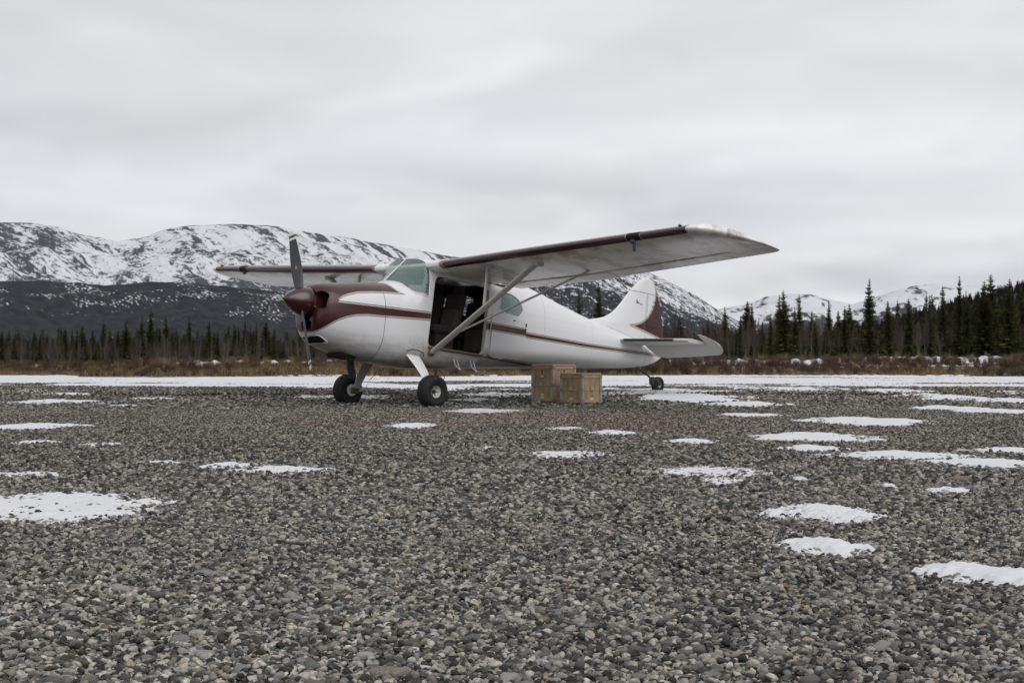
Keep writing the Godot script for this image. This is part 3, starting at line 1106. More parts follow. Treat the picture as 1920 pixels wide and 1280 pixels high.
	for s in [-1, 1]:
		b = MB.new()
		b.tube([Vector3(7.31, -.31, .05 * s), Vector3(7.18, -.15, .07 * s), Vector3(7.16, -.07, .06 * s)], [Vector2(.004, .004)], 6)
		obj("steering_cable", b, M.dark_metal, spg)
	wheel("tail_wheel", Vector3(7.462, -.400, 0), .131, .05, .055, 1)

	# wings
	for s in [1, -1]:
		var zs := xs_between(0.0, 4.98, .24)
		var w := obj("wing", wing_band(zs, .735, .735, 16, s), M.wing, plane)
		zs = []
		for z in [4.985, 5.05, 5.11, 5.155]: zs.append(z)
		for i in 20: zs.append(5.165 + .404 * (1.0 - pow(1.0 - i / 19.0, 2.0)))
		var tipm := wing_band(zs, 1.0, 1.0, 18, s)
		var tip := obj("wing_tip", tipm, M.wing, w)
		obj("leading_edge", wing_band([4.99, 5.07, 5.15], .045, .045, 7, s, .003), M.maroon, tip)
		obj("leading_edge", wing_band(xs_between(.80, 4.20, .2), .075, .05, 7, s, .003), M.maroon, w)
		obj("leading_edge", wing_band(xs_between(4.44, 4.98, .09), .075, .05, 7, s, .003), M.maroon, w)
		obj("leading_edge_fairing", wing_band(xs_between(.45, .72, .09), .30, .12, 9, s, .012), M.white_paint, w)
		obj("pinstripe", wing_band([.735, .75], .08, .055, 7, s, .004), M.tan_paint, w)
		obj("pinstripe", wing_band([.765, .78], .08, .055, 7, s, .004), M.tan_paint, w)
		obj("landing_light", wing_band([4.21, 4.27, 4.36, 4.43], .07, .055, 7, s, .001), M.black_cavity, w)
		b = MB.new()
		var q := wpt(4.3, .03, false)
		if s == 1: b.box(Vector3(q.x + .02, q.y - .08, 4.31 * s), Vector3(.03, .13, .05), .012, Basis(Vector3(0, 0, 1), .15))
		b.box(Vector3(q.x + .0, q.y - .02, 4.30 * s), Vector3(.05, .06, .09), .02)
		obj("vent_cover", b, M.blue_rag, w)
		obj("flap", flap_part(.66, 2.72, .742, s, .03), M.wing, w)
		obj("aileron", flap_part(2.74, 4.975, .742, s, .0), M.wing, w)
		# struts
		var A := Vector3(2.165, -.485, .53 * s)
		var q2 := wpt(2.34, .23, false)
		var B := Vector3(q2.x, q2.y + .02, 2.34 * s)
		b = MB.new()
		b.tube([A, A.lerp(B, .03), A.lerp(B, .97), B], [Vector2(.035, .02), Vector2(.062, .024), Vector2(.062, .024), Vector2(.045, .03)], 16, Vector3(1, 0, 0))
		var st := obj("wing_strut", b, M.dirty_white, plane)
		b = MB.new()
		b.box(A + Vector3(0, 0, .0), Vector3(.10, .07, .06), .015)
		obj("strut_fitting", b, M.rusty_metal, st)
		b = MB.new()
		b.box(B + Vector3(0, -.03, 0), Vector3(.15, .05, .10), .02)
		obj("strut_cuff", b, M.dirty_white, st)
		var C := A.lerp(B, .27) + Vector3(.03, -.02, 0)
		var q3 := wpt(2.62, .66, false)
		b = MB.new()
		b.tube([C, Vector3(q3.x, q3.y + .01, 2.62 * s)], [Vector2(.022, .012)], 10, Vector3(1, 0, 0))
		obj("brace_strut", b, M.dirty_white, st)
		var D := A.lerp(B, .5)
		var q4 := wpt(1.44, .17, false)
		b = MB.new()
		b.tube([D, Vector3(q4.x, q4.y + .01, 1.44 * s)], [Vector2(.026, .011)], 10, Vector3(1, 0, 0))
		obj("jury_strut", b, M.dirty_white, st)
		b = MB.new()
		var q5 := wpt(5.0, .03, true)
		b.box(Vector3(q5.x + .0, q5.y + .01, 5.03 * s), Vector3(.05, .03, .03), .01)
		obj("position_light", b, M.dark_metal, w)

	# fin and rudder
	var ys := xs_between(.20, 1.05, .05)
	var finm := fin_rows(ys, func(y): return lin(FLE, y), func(y): return HINGE - .004, 14)
	var fin := obj("tail_fin", finm, M.paint, plane)
	ys = xs_between(.33, 1.05, .05)
	var rud := fin_rows(ys, func(y): return HINGE + .004, func(y): return lin(FTE, y), 10)
	var rd2 := fin_rows([1.058, 1.08, 1.1, 1.14, 1.18, 1.21, 1.24, 1.265, 1.28, 1.295, 1.305, 1.313, 1.318], func(y): return lin(FLE, y), func(y): return lin(FTE, y), 14)
	rud.v.append_array(rd2.v); rud.n.append_array(rd2.n); rud.u.append_array(rd2.u); rud.c.append_array(rd2.c)
	var ru := obj("rudder", rud, M.paint, plane)
	for y in [.52, .60, .68, .76, .84, .92]:
		b = MB.new()
		var x0 := lerpf(7.06, 7.2, clampf((y - .5) / .5, 0, 1))
		b.tube([fin_pt(y + .02, x0, 1), fin_pt(y, lin(FTE, y) - .01, 1)], [Vector2(.005, .003)], 5, Vector3.ZERO, Color.WHITE, false)
		obj("rudder_rib", b, M.maroon, ru)

	# tailplane with drooped elevator
	var droop := .42
	for s in [1, -1]:
		var rows := []
		for z in [.05, .3, .6, .9, 1.2, 1.36, 1.43, 1.445]:
			var le := lin([Vector2(.05, 6.27), Vector2(.2, 6.28), Vector2(1.3, 6.42), Vector2(1.445, 6.47)], z)
			var row := []
			for top in [1, -1]:
				for i in 11:
					var t := i / 10.0 if top == -1 else 1.0 - i / 10.0
					row.append(Vector3(lerpf(le, 6.93, t * t * .4 + t * .6), .205 + top * .042 * minf(1.0, sqrt(t * 3.5)) * (1.0 - .6 * t), z * s))
			rows.append(row)
		var stb := obj("tailplane", plate_rows(rows), M.dirty_white, plane)
		b = MB.new()
		var br := []
		for z in [.26, .6, .9, 1.2]:
			var le := lin([Vector2(.2, 6.28), Vector2(1.3, 6.42)], z)
			var row := []
			for i in 9:
				var a := lerpf(-1, 1, i / 8.0)
				var t := .10 * a * a
				row.append(Vector3(lerpf(le, 6.93, t) - .004, .205 + signf(a) * (.042 * minf(1.0, sqrt(t * 3.5)) * (1.0 - .6 * t) + .003), z * s))
			br.append(row)
		b.grid(br)
		obj("leading_edge_boot", b, M.boot_rubber, stb)
		rows = []
		for z in [.13, .3, .5, .7, .9, 1.1, 1.25, 1.35, 1.42, 1.449, 1.455, 1.48, 1.52, 1.56, 1.6, 1.63, 1.655, 1.67]:
			var s0 := .012
			if z > 1.45: s0 = -.285 * sqrt(maxf(0.0, 1.0 - pow((z - 1.45) / .22, 2.0))) * (1.0 - .25 * smoothstep(1.45, 1.67, z))
			var s1 := lin([Vector2(.13, .36), Vector2(.2, .42), Vector2(1.1, .37), Vector2(1.3, .34)], z)
			if z > 1.38: s1 *= sqrt(maxf(.02, 1.0 - pow((z - 1.38) / .295, 2.0)))
			var row := []
			for top in [1, -1]:
				for i in 9:
					var t := i / 8.0 if top == -1 else 1.0 - i / 8.0
					var ss := lerpf(s0, s1, t)
					var hh := .020 * (1.0 - .8 * t) * (minf(1.0, .25 + t * 4.0)) * (1.0 if z < 1.6 else .5)
					var p := Vector2(ss, top * hh)
					row.append(Vector3(6.945 + p.x * cos(droop) + p.y * sin(droop), .20 - p.x * sin(droop) + p.y * cos(droop), z * s))
			rows.append(row)
		obj("elevator", plate_rows(rows), M.dirty_white, plane)

	# steps and small fittings
	for q in [[2.65, .46], [2.965, .46]]:
		b = MB.new()
		b.tube([Vector3(q[0] - .03, -.50, q[1]), Vector3(q[0], -.60, q[1] + .03), Vector3(q[0] + .07, -.655, q[1] + .05), Vector3(q[0] + .10, -.655, q[1] + .05)], [Vector2(.010, .010)], 8)
		b.tube([Vector3(q[0] + .04, -.50, q[1]), Vector3(q[0] + .06, -.60, q[1] + .03), Vector3(q[0] + .08, -.655, q[1] + .05)], [Vector2(.008, .008)], 8)
		obj("boarding_step", b, M.rim, plane)
	b = MB.new()
	b.tube([Vector3(1.36, -.62, -.27), Vector3(1.40, -.76, -.29), Vector3(1.46, -.90, -.29)], [Vector2(.052, .052)], 14, Vector3(1, 0, 0))
	obj("exhaust_pipe", b, M.dark_metal, plane)
	b = MB.new()
	b.box(Vector3(1.0, -.655, .02), Vector3(.30, .07, .34), .03)
	obj("cowl_flap", b, M.black_cavity, plane)

# ---------- crates
func crate(called: String, label: String, at: Vector3, turn: float, sx: float, sy: float, sz: float, tall: bool) -> void:
	var root := Node3D.new()
	root.name = numbered(called)
	add_child(root, true)
	root.position = at
	root.rotation.y = turn
	tag(root, label, "crate", "wooden crates beside the aircraft")
	var bb := MB.new()
	bb.box(Vector3(0, .012, 0), Vector3(sx - .03, .024, sz - .03), .003)
	obj("bottom_panel", bb, M.plywood_dark, root)
	var lid := MB.new()
	lid.box(Vector3(0, sy - .009, 0), Vector3(sx + .006, .018, sz + .006), .003)
	var li := obj("lid", lid, M.plywood, root)
	for e in [[0, 1], [0, -1], [1, 1], [1, -1]]:
		var b := MB.new()
		if e[0] == 0: b.box(Vector3(0, sy + .004, e[1] * (sz / 2 - .018)), Vector3(sx, .012, .036), .003)
		else: b.box(Vector3(e[1] * (sx / 2 - .018), sy + .003, 0), Vector3(.036, .012, sz - .08), .003)
		obj("lid_batten", b, M.batten_wood, li)
	for k in 4:
		var xface := k % 2 == 0
		var s := 1.0 if k < 2 else -1.0
		var half := sx / 2 if xface else sz / 2
		var wid := sz if xface else sx
		var nrm := Vector3(s, 0, 0) if xface else Vector3(0, 0, s)
		var along := Vector3(0, 0, 1) if xface else Vector3(1, 0, 0)
		var c := nrm * (half - .008)
		var sz_v := func(w: float, h: float, d: float) -> Vector3: return Vector3(d, h, w) if xface else Vector3(w, h, d)
		var b := MB.new()
		b.box(c + Vector3(0, sy * .5, 0), sz_v.call(wid - .02, sy - .04, .012), .002)
		var pn := obj("side_panel", b, M.plywood, root)
		for e in [-1, 1]:
			b = MB.new()
			b.box(c + nrm * .010 + along * e * (wid / 2 - .022) + Vector3(0, sy * .5 - .008, 0), sz_v.call(.040, sy - .045, .012), .003)
			obj("corner_batten", b, M.batten_wood, pn)
			b = MB.new()
			b.box(c + nrm * .009 + Vector3(0, .035 if e < 0 else sy - .045, 0), sz_v.call(wid - .09, .04, .012), .003)
			obj("rail", b, M.batten_wood, pn)
		b = MB.new()
		b.box(c + nrm * .008 + Vector3(0, sy * .46, 0), sz_v.call(wid - .004, .010, .010), .002)
		obj("steel_band", b, M.galvanised, pn)
		for e in [-1, 1]:
			b = MB.new()
			b.box(c + nrm * .0155 + along * e * (wid / 2 - .012) + Vector3(0, sy * .5 - .008, 0), sz_v.call(.024, sy - .03, .003), .001)
			obj("edge_strip", b, M.galvanised, pn)
			for yy in [.04, sy * .46, sy - .04]:
				b = MB.new()
				b.box(c + nrm * .0185 + along * e * (wid / 2 - .026) + Vector3(0, yy, 0), sz_v.call(.052, .05, .004), .001)
				obj("metal_corner", b, M.steel_plate, pn)
		b = MB.new()
		b.box(c + nrm * .014 + along * (.0 if not tall else -.02) + Vector3(0, sy * .49, 0), sz_v.call(.055, .05, .012), .003)
		b.box(c + nrm * .022 + along * (.0 if not tall else -.02) + Vector3(0, sy * .47, 0), sz_v.call(.022, .03, .012), .003)
		obj("latch", b, M.galvanised, pn)
		if k == 2 or k == 1:
			b = MB.new()
			b.box(c + nrm * .0075 + along * .0 + Vector3(0, sy * (.17 if tall else .15), 0), sz_v.call(.05 if tall else .06, .07 if tall else .05, .003))
			var lb := obj("paper_label", b, M.paper, pn)
			b = MB.new()
			for q in 3:
				b.box(c + nrm * .0095 + Vector3(0, sy * (.17 if tall else .15) + .014 - q * .013, 0), sz_v.call(.034, .004, .002))
			obj("print_line", b, M.black_cavity, lb)
			if tall:
				b = MB.new()
				b.box(c + nrm * .0075 + Vector3(0, sy * .70, 0), sz_v.call(.035, .03, .003))
				obj("paper_label", b, M.paper, pn)
				b = MB.new()
				b.box(c + nrm * .0085 + Vector3(0, sy * .82, 0), sz_v.call(.016, .12, .004))
				obj("strap", b, M.rusty_metal, pn)

# ---------- stones
var stone_v := []
var stone_n := []
var stone_i := []
func make_stones() -> void:
	# level 0: 12 points, level 1: 42 points
	var t := (1.0 + sqrt(5.0)) / 2.0
	var base := [Vector3(-1, t, 0), Vector3(1, t, 0), Vector3(-1, -t, 0), Vector3(1, -t, 0), Vector3(0, -1, t), Vector3(0, 1, t), Vector3(0, -1, -t), Vector3(0, 1, -t), Vector3(t, 0, -1), Vector3(t, 0, 1), Vector3(-t, 0, -1), Vector3(-t, 0, 1)]
	for k in 12: base[k] = base[k].normalized()
	var F := [0, 11, 5, 0, 5, 1, 0, 1, 7, 0, 7, 10, 0, 10, 11, 1, 5, 9, 5, 11, 4, 11, 10, 2, 10, 7, 6, 7, 1, 8, 3, 9, 4, 3, 4, 2, 3, 2, 6, 3, 6, 8, 3, 8, 9, 4, 9, 5, 2, 4, 11, 6, 2, 10, 8, 6, 7, 9, 8, 1]
	var B := base.duplicate()
	var F1 := []
	var mids := {}
	for i in range(0, F.size(), 3):
		var m := []
		for k in 3:
			var a: int = F[i + k]
			var b: int = F[i + (k + 1) % 3]
			var key := mini(a, b) * 100 + maxi(a, b)
			if not mids.has(key):
				mids[key] = B.size()
				B.append((B[a] + B[b]).normalized())
			m.append(mids[key])
		F1.append_array([F[i], m[0], m[2], F[i + 1], m[1], m[0], F[i + 2], m[2], m[1], m[0], m[1], m[2]])
	for lev in 2:
		var pts: Array = base if lev == 0 else B
		var idx: Array = F if lev == 0 else F1
		for sh in 14:
			var V := PackedVector3Array()
			var sx := rng.randf_range(.85, 1.35)
			var sz := rng.randf_range(.75, 1.05)
			var sy := rng.randf_range(.45, .75)
			# a few random cuts make facets like broken stone
			var cuts := []
			for k in 8: cuts.append([Vector3(rng.randfn(), rng.randfn(), rng.randfn()).normalized(), rng.randf_range(.5, .85)])
			for p in pts:
				var q: Vector3 = p * rng.randf_range(.92, 1.08)
				for c in cuts:
					var over: float = q.dot(c[0]) - c[1]
					if over > 0.0: q -= c[0] * over * .95
				V.append(Vector3(q.x * sx, q.y * sy, q.z * sz))
			var N := PackedVector3Array()
			N.resize(V.size())
			for i in range(0, idx.size(), 3):
				var g := (V[idx[i + 1]] - V[idx[i]]).cross(V[idx[i + 2]] - V[idx[i]])
				if g.dot(V[idx[i]]) < 0.0: g = -g
				for k in 3: N[idx[i + k]] += g
			for i in N.size(): N[i] = N[i].normalized()
			var I := PackedInt32Array()
			for i in range(0, idx.size(), 3):
				var g := (V[idx[i + 2]] - V[idx[i]]).cross(V[idx[i + 1]] - V[idx[i]])
				if g.dot(V[idx[i]]) < 0.0: I.append_array([idx[i], idx[i + 2], idx[i + 1]])
				else: I.append_array([idx[i], idx[i + 1], idx[i + 2]])
			stone_v.append(V); stone_n.append(N); stone_i.append(I)

func stone_color() -> Color:
	var r := rng.randf()
	var k := pow(rng.randf(), 1.9)
	var b := lerpf(.028, .56, k)
	if r < .50: return Color(b * 1.01, b * .965, b * .905)
	if r < .68: return Color(b * .81, b * .78, b * .74)
	if r < .80: return Color(b * .90, b * .905, b * .95)
	if r < .92: return Color(b * 1.08, b * .94, b * .76)
	if r < .915: return Color(b * 1.15, b * .90, b * .64)
	var w := rng.randf_range(.45, .70)
	return Color(w, w * .98, w * .93)

func gravel_tile(rad: float, count: int, lev: int, smin: float, smax: float, pw: float) -> ArrayMesh:
	var V := PackedVector3Array()
	var N := PackedVector3Array()
	var C := PackedColorArray()
	var I := PackedInt32Array()
	for k in count:
		var a := rng.randf() * TAU
		var d := rad * sqrt(rng.randf())
		var s := lerpf(smin, smax, pow(rng.randf(), pw))
		var id := (lev if s > smin * 1.55 else 0) * 14 + rng.randi() % 14
		var bs := Basis.from_euler(Vector3(rng.randfn() * .38, rng.randf() * TAU, rng.randfn() * .38)).scaled(Vector3.ONE * s)
		var rb := Basis(bs.x.normalized(), bs.y.normalized(), bs.z.normalized())
		var at := Vector3(cos(a) * d, s * rng.randf_range(-.1, .75), sin(a) * d)
		var col := stone_color()
		var off := V.size()
		var sv: PackedVector3Array = stone_v[id]
		var sn: PackedVector3Array = stone_n[id]
		var si: PackedInt32Array = stone_i[id]
		for i in sv.size():
			V.append(at + bs * sv[i])
			N.append(rb * sn[i])
			C.append(col)
		for i in si: I.append(off + i)
	var A := []
	A.resize(Mesh.ARRAY_MAX)
	A[Mesh.ARRAY_VERTEX] = V; A[Mesh.ARRAY_NORMAL] = N; A[Mesh.ARRAY_COLOR] = C; A[Mesh.ARRAY_INDEX] = I
	var am := ArrayMesh.new()
	am.add_surface_from_arrays(Mesh.PRIMITIVE_TRIANGLES, A)
	am.surface_set_material(0, M.stone)
	return am

var stain_noise: FastNoiseLite
func stain(x: float, z: float) -> float:
	# the reddish dye spilt on the gravel in front of the crates
	var q := Vector2((x - .55) / 2.2, (z + 16.2) / 3.6)
	var s := clampf(1.15 - q.length(), 0.0, 1.0)
	return s * smoothstep(-.15, .35, stain_noise.get_noise_2d(x, z * .5))

func scatter(called: String, meshes: Array, spots: Array, label: String, category: String) -> void:
	# spots: [mesh index, Transform3D, Color]
	for k in meshes.size():
		var mine := spots.filter(func(s): return s[0] == k)
		if mine.is_empty(): continue
		var mm := MultiMesh.new()
		mm.transform_format = MultiMesh.TRANSFORM_3D
		mm.use_colors = true
		mm.mesh = meshes[k]
		mm.instance_count = mine.size()
		for i in mine.size():
			mm.set_instance_transform(i, mine[i][1])
			mm.set_instance_color(i, mine[i][2])
		var o := MultiMeshInstance3D.new()
		o.multimesh = mm
		o.name = numbered(called)
		add_child(o, true)
		tag(o, label, category, "", "stuff")

func laid(x: float, z: float, turn: float, up := 0.0) -> Transform3D:
	var e := .2
	var gx := (gnd(x + e, z) - gnd(x - e, z)) / (2 * e)
	var gz := (gnd(x, z + e) - gnd(x, z - e)) / (2 * e)
	var r := Basis(Vector3.UP, turn)
	var sh := Basis(Vector3(1, gx, 0), Vector3(0, 1, 0), Vector3(0, gz, 1))
	return Transform3D(sh * r, Vector3(x, gnd(x, z) + up, z))

func gravel() -> void:
	make_stones()
	stain_noise = noise(77, .9, 3)
	var tone := noise(78, .35, 3)
	var near := []
	for k in 3: near.append(gravel_tile(.4, 4600, 1, .0028, .0122, 2.4))
	var mid := []
	for k in 3: mid.append(gravel_tile(1.0, 8500, 0, .0052, .018, 2.0))
	var far := []
	for k in 2: far.append(gravel_tile(1.8, 6500, 0, .012, .034, 1.8))
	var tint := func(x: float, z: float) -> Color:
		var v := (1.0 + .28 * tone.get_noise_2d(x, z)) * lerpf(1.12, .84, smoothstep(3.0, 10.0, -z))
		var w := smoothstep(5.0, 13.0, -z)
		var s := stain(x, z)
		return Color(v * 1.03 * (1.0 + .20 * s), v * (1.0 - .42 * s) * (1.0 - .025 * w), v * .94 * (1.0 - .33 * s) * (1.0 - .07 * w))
	for q in [[near, .5, .9, 6.6, "gravel"], [mid, 1.25, 6.2, 23.5, "gravel"], [far, 2.25, 22.0, 57.0, "gravel"]]:
		var spots := []
		var d: float = q[2]
		while d < q[3]:
			var hw: float = d * .40 + 1.6 + q[1]
			var x := -hw
			while x < hw:
				var px: float = x + rng.randf_range(-.2, .2) * q[1]
				var pz: float = -d + rng.randf_range(-.2, .2) * q[1]
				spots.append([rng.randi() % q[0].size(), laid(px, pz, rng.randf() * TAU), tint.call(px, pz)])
				x += q[1]
			d += q[1]
		scatter(q[4], q[0], spots, "grey river gravel covering the airstrip", "gravel")
	# bigger stones strewn between, shown largest in the foreground
	var big := []
	for k in 6:
		big.append(single_stone(14 + k))
	var spots := []
	for k in 4000:
		var d := 2.3 + 20.0 * pow(rng.randf(), 1.6)
		var x := rng.randf_range(-1, 1) * (d * .40 + 1.2)
		var s := lerpf(.009, .023, pow(rng.randf(), 2.0))
		var c := stone_color()
		spots.append([rng.randi() % 6, laid(x, -d, rng.randf() * TAU, s * .25) * Transform3D(Basis().scaled(Vector3(s, s, s)), Vector3.ZERO), c.lerp(Color(.30, .29, .27), .4)])
	scatter("pebbles", big, spots, "larger pebbles strewn over the gravel strip", "pebbles")

func single_stone(id: int) -> ArrayMesh:
	var A := []
	A.resize(Mesh.ARRAY_MAX)
	A[Mesh.ARRAY_VERTEX] = stone_v[id]; A[Mesh.ARRAY_NORMAL] = stone_n[id]; A[Mesh.ARRAY_INDEX] = stone_i[id]
	var am := ArrayMesh.new()
	am.add_surface_from_arrays(Mesh.PRIMITIVE_TRIANGLES, A)
	am.surface_set_material(0, M.stone)
	return am

func rock(label: String, x: float, z: float, r: float, flat_: float, turn: float, col: Color, id: int) -> void:
	var mb := MB.new()
	var V: PackedVector3Array = stone_v[14 + id % 14]
	var I: PackedInt32Array = stone_i[14 + id % 14]
	var N: PackedVector3Array = stone_n[14 + id % 14]
	var nz := noise(200 + id, 1.6, 3)
	# one more subdivision with small bumps
	for i in range(0, I.size(), 3):
		var p := [V[I[i]], V[I[i + 1]], V[I[i + 2]]]
		var m := [N[I[i]], N[I[i + 1]], N[I[i + 2]]]
		for k in 3:
			p.append((p[k] + p[(k + 1) % 3]) * .5)
			m.append((m[k] + m[(k + 1) % 3]).normalized())
		for k in 6: p[k] = (p[k] + m[k] * nz.get_noise_3dv(p[k] * 1.5) * .22) * Vector3(r, r * flat_, r)
		for t in [[0, 3, 5], [3, 1, 4], [5, 4, 2], [3, 4, 5]]: mb.tri(p[t[0]], p[t[1]], p[t[2]], m[t[0]], m[t[1]], m[t[2]])
	var o := obj("stone", mb, mat("rock_%d" % id, col, .9), null)
	M["rock_%d" % id].albedo_texture = M.stone.albedo_texture
	M["rock_%d" % id].uv1_triplanar = true
	M["rock_%d" % id].uv1_scale = Vector3(9, 9, 9)
	o.position = Vector3(x, gnd(x, z) + r * flat_ * .25, z)
	o.rotation.y = turn
	tag(o, label, "stone", "single stones lying out on the gravel")

# ---------- snow
func snow(label: String, thick: float, tinted: int, lobes: Array) -> void:
	var nz := noise(lobes.size() * 7 + int(absf(lobes[0][0]) * 31.0 + absf(lobes[0][1]) * 17.0), 1.0, 3)
	var lo := Vector2(1e9, 1e9)
	var hi := Vector2(-1e9, -1e9)
	var rr := 1e9
	for e in lobes:
		lo = lo.min(Vector2(e[0] - e[2] * 1.35, e[1] - e[3] * 1.35))
		hi = hi.max(Vector2(e[0] + e[2] * 1.35, e[1] + e[3] * 1.35))
		rr = minf(rr, minf(e[2], e[3]))
	var size := hi - lo
	var step := clampf(rr / 9.0, .007, .12)
	var nx := clampi(int(size.x / step), 16, 130)
	var nzc := clampi(int(size.y / step), 16, 130)
	var fr := 1.0 / rr
	var H := PackedFloat32Array()
	var fine := noise(91, 1.0, 3)
	for j in nzc + 1:
		for i in nx + 1:
			var x := lo.x + size.x * i / nx
			var z := lo.y + size.y * j / nzc
			var f := -1e9
			for e in lobes:
				var q := Vector2((x - e[0]) / e[2], (z - e[1]) / e[3])
				f = maxf(f, 1.08 - pow(absf(q.x), 1.3) - q.y * q.y + .5 * nz.get_noise_2d(q.x * 1.1 + 9.0, q.y * 1.3))
			f += .65 * nz.get_noise_2d(x * fr * .9, z * fr * .9) + .55 * nz.get_noise_2d(x * fr * 3.1 + 40.0, z * fr * 3.1)
			var h := thick * (.60 + 1.0 * smoothstep(9.0, 20.0, -lobes[0][1])) * (1.0 - exp(-maxf(f, 0.0) * .95)) if f > 0 else maxf(f, -.42) * .012 - maxf(-f - .42, 0.0) * .1
			h += .0030 * fine.get_noise_2d(x * 38.0, z * 38.0) + .0035 * fine.get_noise_2d(x * 9.0, z * 9.0)
			H.append(h + .0065)
	var V := PackedVector3Array()
	var N := PackedVector3Array()
	var C := PackedColorArray()
	var dx := size.x / nx
	var dz := size.y / nzc
	var W := nx + 1
	var cx := (lo.x + hi.x) / 2
	var cz := (lo.y + hi.y) / 2
	var g0 := gnd(cx, cz)
	for j in nzc + 1:
		for i in W:
			var x := lo.x + dx * i
			var z := lo.y + dz * j
			V.append(Vector3(x - cx, H[j * W + i] + gnd(x, z) - g0, z - cz))
			var hx := H[j * W + mini(i + 1, nx)] - H[j * W + maxi(i - 1, 0)]
			var hz := H[mini(j + 1, nzc) * W + i] - H[maxi(j - 1, 0) * W + i]
			N.append(Vector3(-hx / (2 * dx), 1, -hz / (2 * dz)).normalized())
			var c := Color(.62, .625, .65)
			if tinted:
				var s := clampf(.5 + nz.get_noise_2d(x * 4.0, z * 2.0), 0, 1) * (.55 if tinted == 2 else .22)
				c = c.lerp(Color(.50, .26, .28), s)
			var dirt := clampf(1.0 - H[j * W + i] / (thick * .5), 0, 1) * .18 * (.5 + .5 * fine.get_noise_2d(x * 9.0, z * 9.0))
			C.append(c.lerp(Color(.30, .29, .27), dirt))
	var I := PackedInt32Array()
	for j in nzc:
		for i in nx:
			var a := j * W + i
			if H[a] < -.012 and H[a + 1] < -.012 and H[a + W] < -.012 and H[a + W + 1] < -.012: continue
			I.append_array([a, a + 1, a + W, a + 1, a + W + 1, a + W])
	var A := []
	A.resize(Mesh.ARRAY_MAX)
	A[Mesh.ARRAY_VERTEX] = V; A[Mesh.ARRAY_NORMAL] = N; A[Mesh.ARRAY_COLOR] = C; A[Mesh.ARRAY_INDEX] = I
	var am := ArrayMesh.new()
	am.add_surface_from_arrays(Mesh.PRIMITIVE_TRIANGLES, A)
	am.surface_set_material(0, M.snow)
	var o := put("snow_patch", am)
	o.position = Vector3(cx, g0, cz)
	tag(o, label, "snow patch", "melting snow patches on the gravel")

func far_snow() -> void:
	# the nearly closed sheet of snow along the far side of the strip
	var a := noise(51, .09, 4)
	var b := noise(52, .5, 3)
	var V := PackedVector3Array()
	var N := PackedVector3Array()
	var C := PackedColorArray()
	var I := PackedInt32Array()
	var NX := 420
	var NZ := 150
	var Hh := PackedFloat32Array()
	for j in NZ + 1:
		var z := -24.0 - 30.5 * j / NZ
		for i in NX + 1:
			var x := -34.0 + 68.0 * i / NX
			var d := -z
			var core := smoothstep(24.0, 41.0, d + 2.0 * sin(x * .21)) * (1.0 - smoothstep(49.5, 54.0, d + 5.0 * a.get_noise_2d(x * 1.6, 9.0)))
			var f := core * 1.12 - .68 + 1.9 * a.get_noise_2d(x * .8, z * 2.8) + .22 * b.get_noise_2d(x * .6, z * 1.4)
			Hh.append(clampf(f * .14, -.06, .05) + .008 * b.get_noise_2d(x * 3, z * 3))
	var W := NX + 1
	for j in NZ + 1:
		var z := -24.0 - 30.5 * j / NZ
		for i in W:
			var x := -34.0 + 68.0 * i / NX
			V.append(Vector3(x, gnd(x, z) + Hh[j * W + i] + .012, z))
			var hx := Hh[j * W + mini(i + 1, NX)] - Hh[j * W + maxi(i - 1, 0)]
			var hz := Hh[mini(j + 1, NZ) * W + i] - Hh[maxi(j - 1, 0) * W + i]
			N.append(Vector3(-hx / .32, 1, hz / .54).normalized())
			C.append(Color(.62, .625, .65))
	for j in NZ:
		for i in NX:
			var q := j * W + i
			if maxf(maxf(Hh[q], Hh[q + 1]), maxf(Hh[q + W], Hh[q + W + 1])) < -.02: continue
			I.append_array([q, q + W, q + 1, q + 1, q + W, q + W + 1])
	var A := []
	A.resize(Mesh.ARRAY_MAX)
	A[Mesh.ARRAY_VERTEX] = V; A[Mesh.ARRAY_NORMAL] = N; A[Mesh.ARRAY_COLOR] = C; A[Mesh.ARRAY_INDEX] = I
	var am := ArrayMesh.new()
	am.add_surface_from_arrays(Mesh.PRIMITIVE_TRIANGLES, A)
	am.surface_set_material(0, M.snow)
	var o := put("snow", am)
	tag(o, "white snow sheet with gravel gaps along the far edge of the airstrip", "snow", "", "stuff")

func snow_bank(label: String, x0: float, x1: float, d: float, height: float, deep: float) -> void:
	# a low ploughed ridge of old snow
	var nz := noise(int(x0 * 10.0) + 900, .9, 4)
	var P := []
	for j in 17:
		var row := []
		var v := j / 16.0 * 2.0 - 1.0
		for i in 121:
			var u := i / 120.0
			var x := lerpf(x0, x1, u)
			var z := -d + v * deep
			var e := (1.0 - v * v) * smoothstep(0.0, .12, u) * (1.0 - smoothstep(.85, 1.0, u))
			var h := e * height * clampf(.72 + .75 * nz.get_noise_2d(x * 1.1, z * 1.2), .0, 1.5) - .06 + .02 * nz.get_noise_2d(x * 4.0, z * 4.0)
			row.append(Vector3(x, gnd(x, z) + h, z))
		P.append(row)
	var mb := MB.new()
	mb.use_c = true
	for j in 16:
		for i in 120:
			var a: Vector3 = P[j][i]; var b: Vector3 = P[j][i + 1]; var c: Vector3 = P[j + 1][i + 1]; var e: Vector3 = P[j + 1][i]
			var col := Color(.56, .56, .58).lerp(Color(.24, .19, .15), .8 * smoothstep(.0, .45, nz.get_noise_2d(a.x * 2.5, a.z * 3.0)))
			mb.quad(a, b, c, e, Vector3.UP, col)
	var o := obj("snow_bank", mb, M.snow)
	tag(o, label, "snow bank")

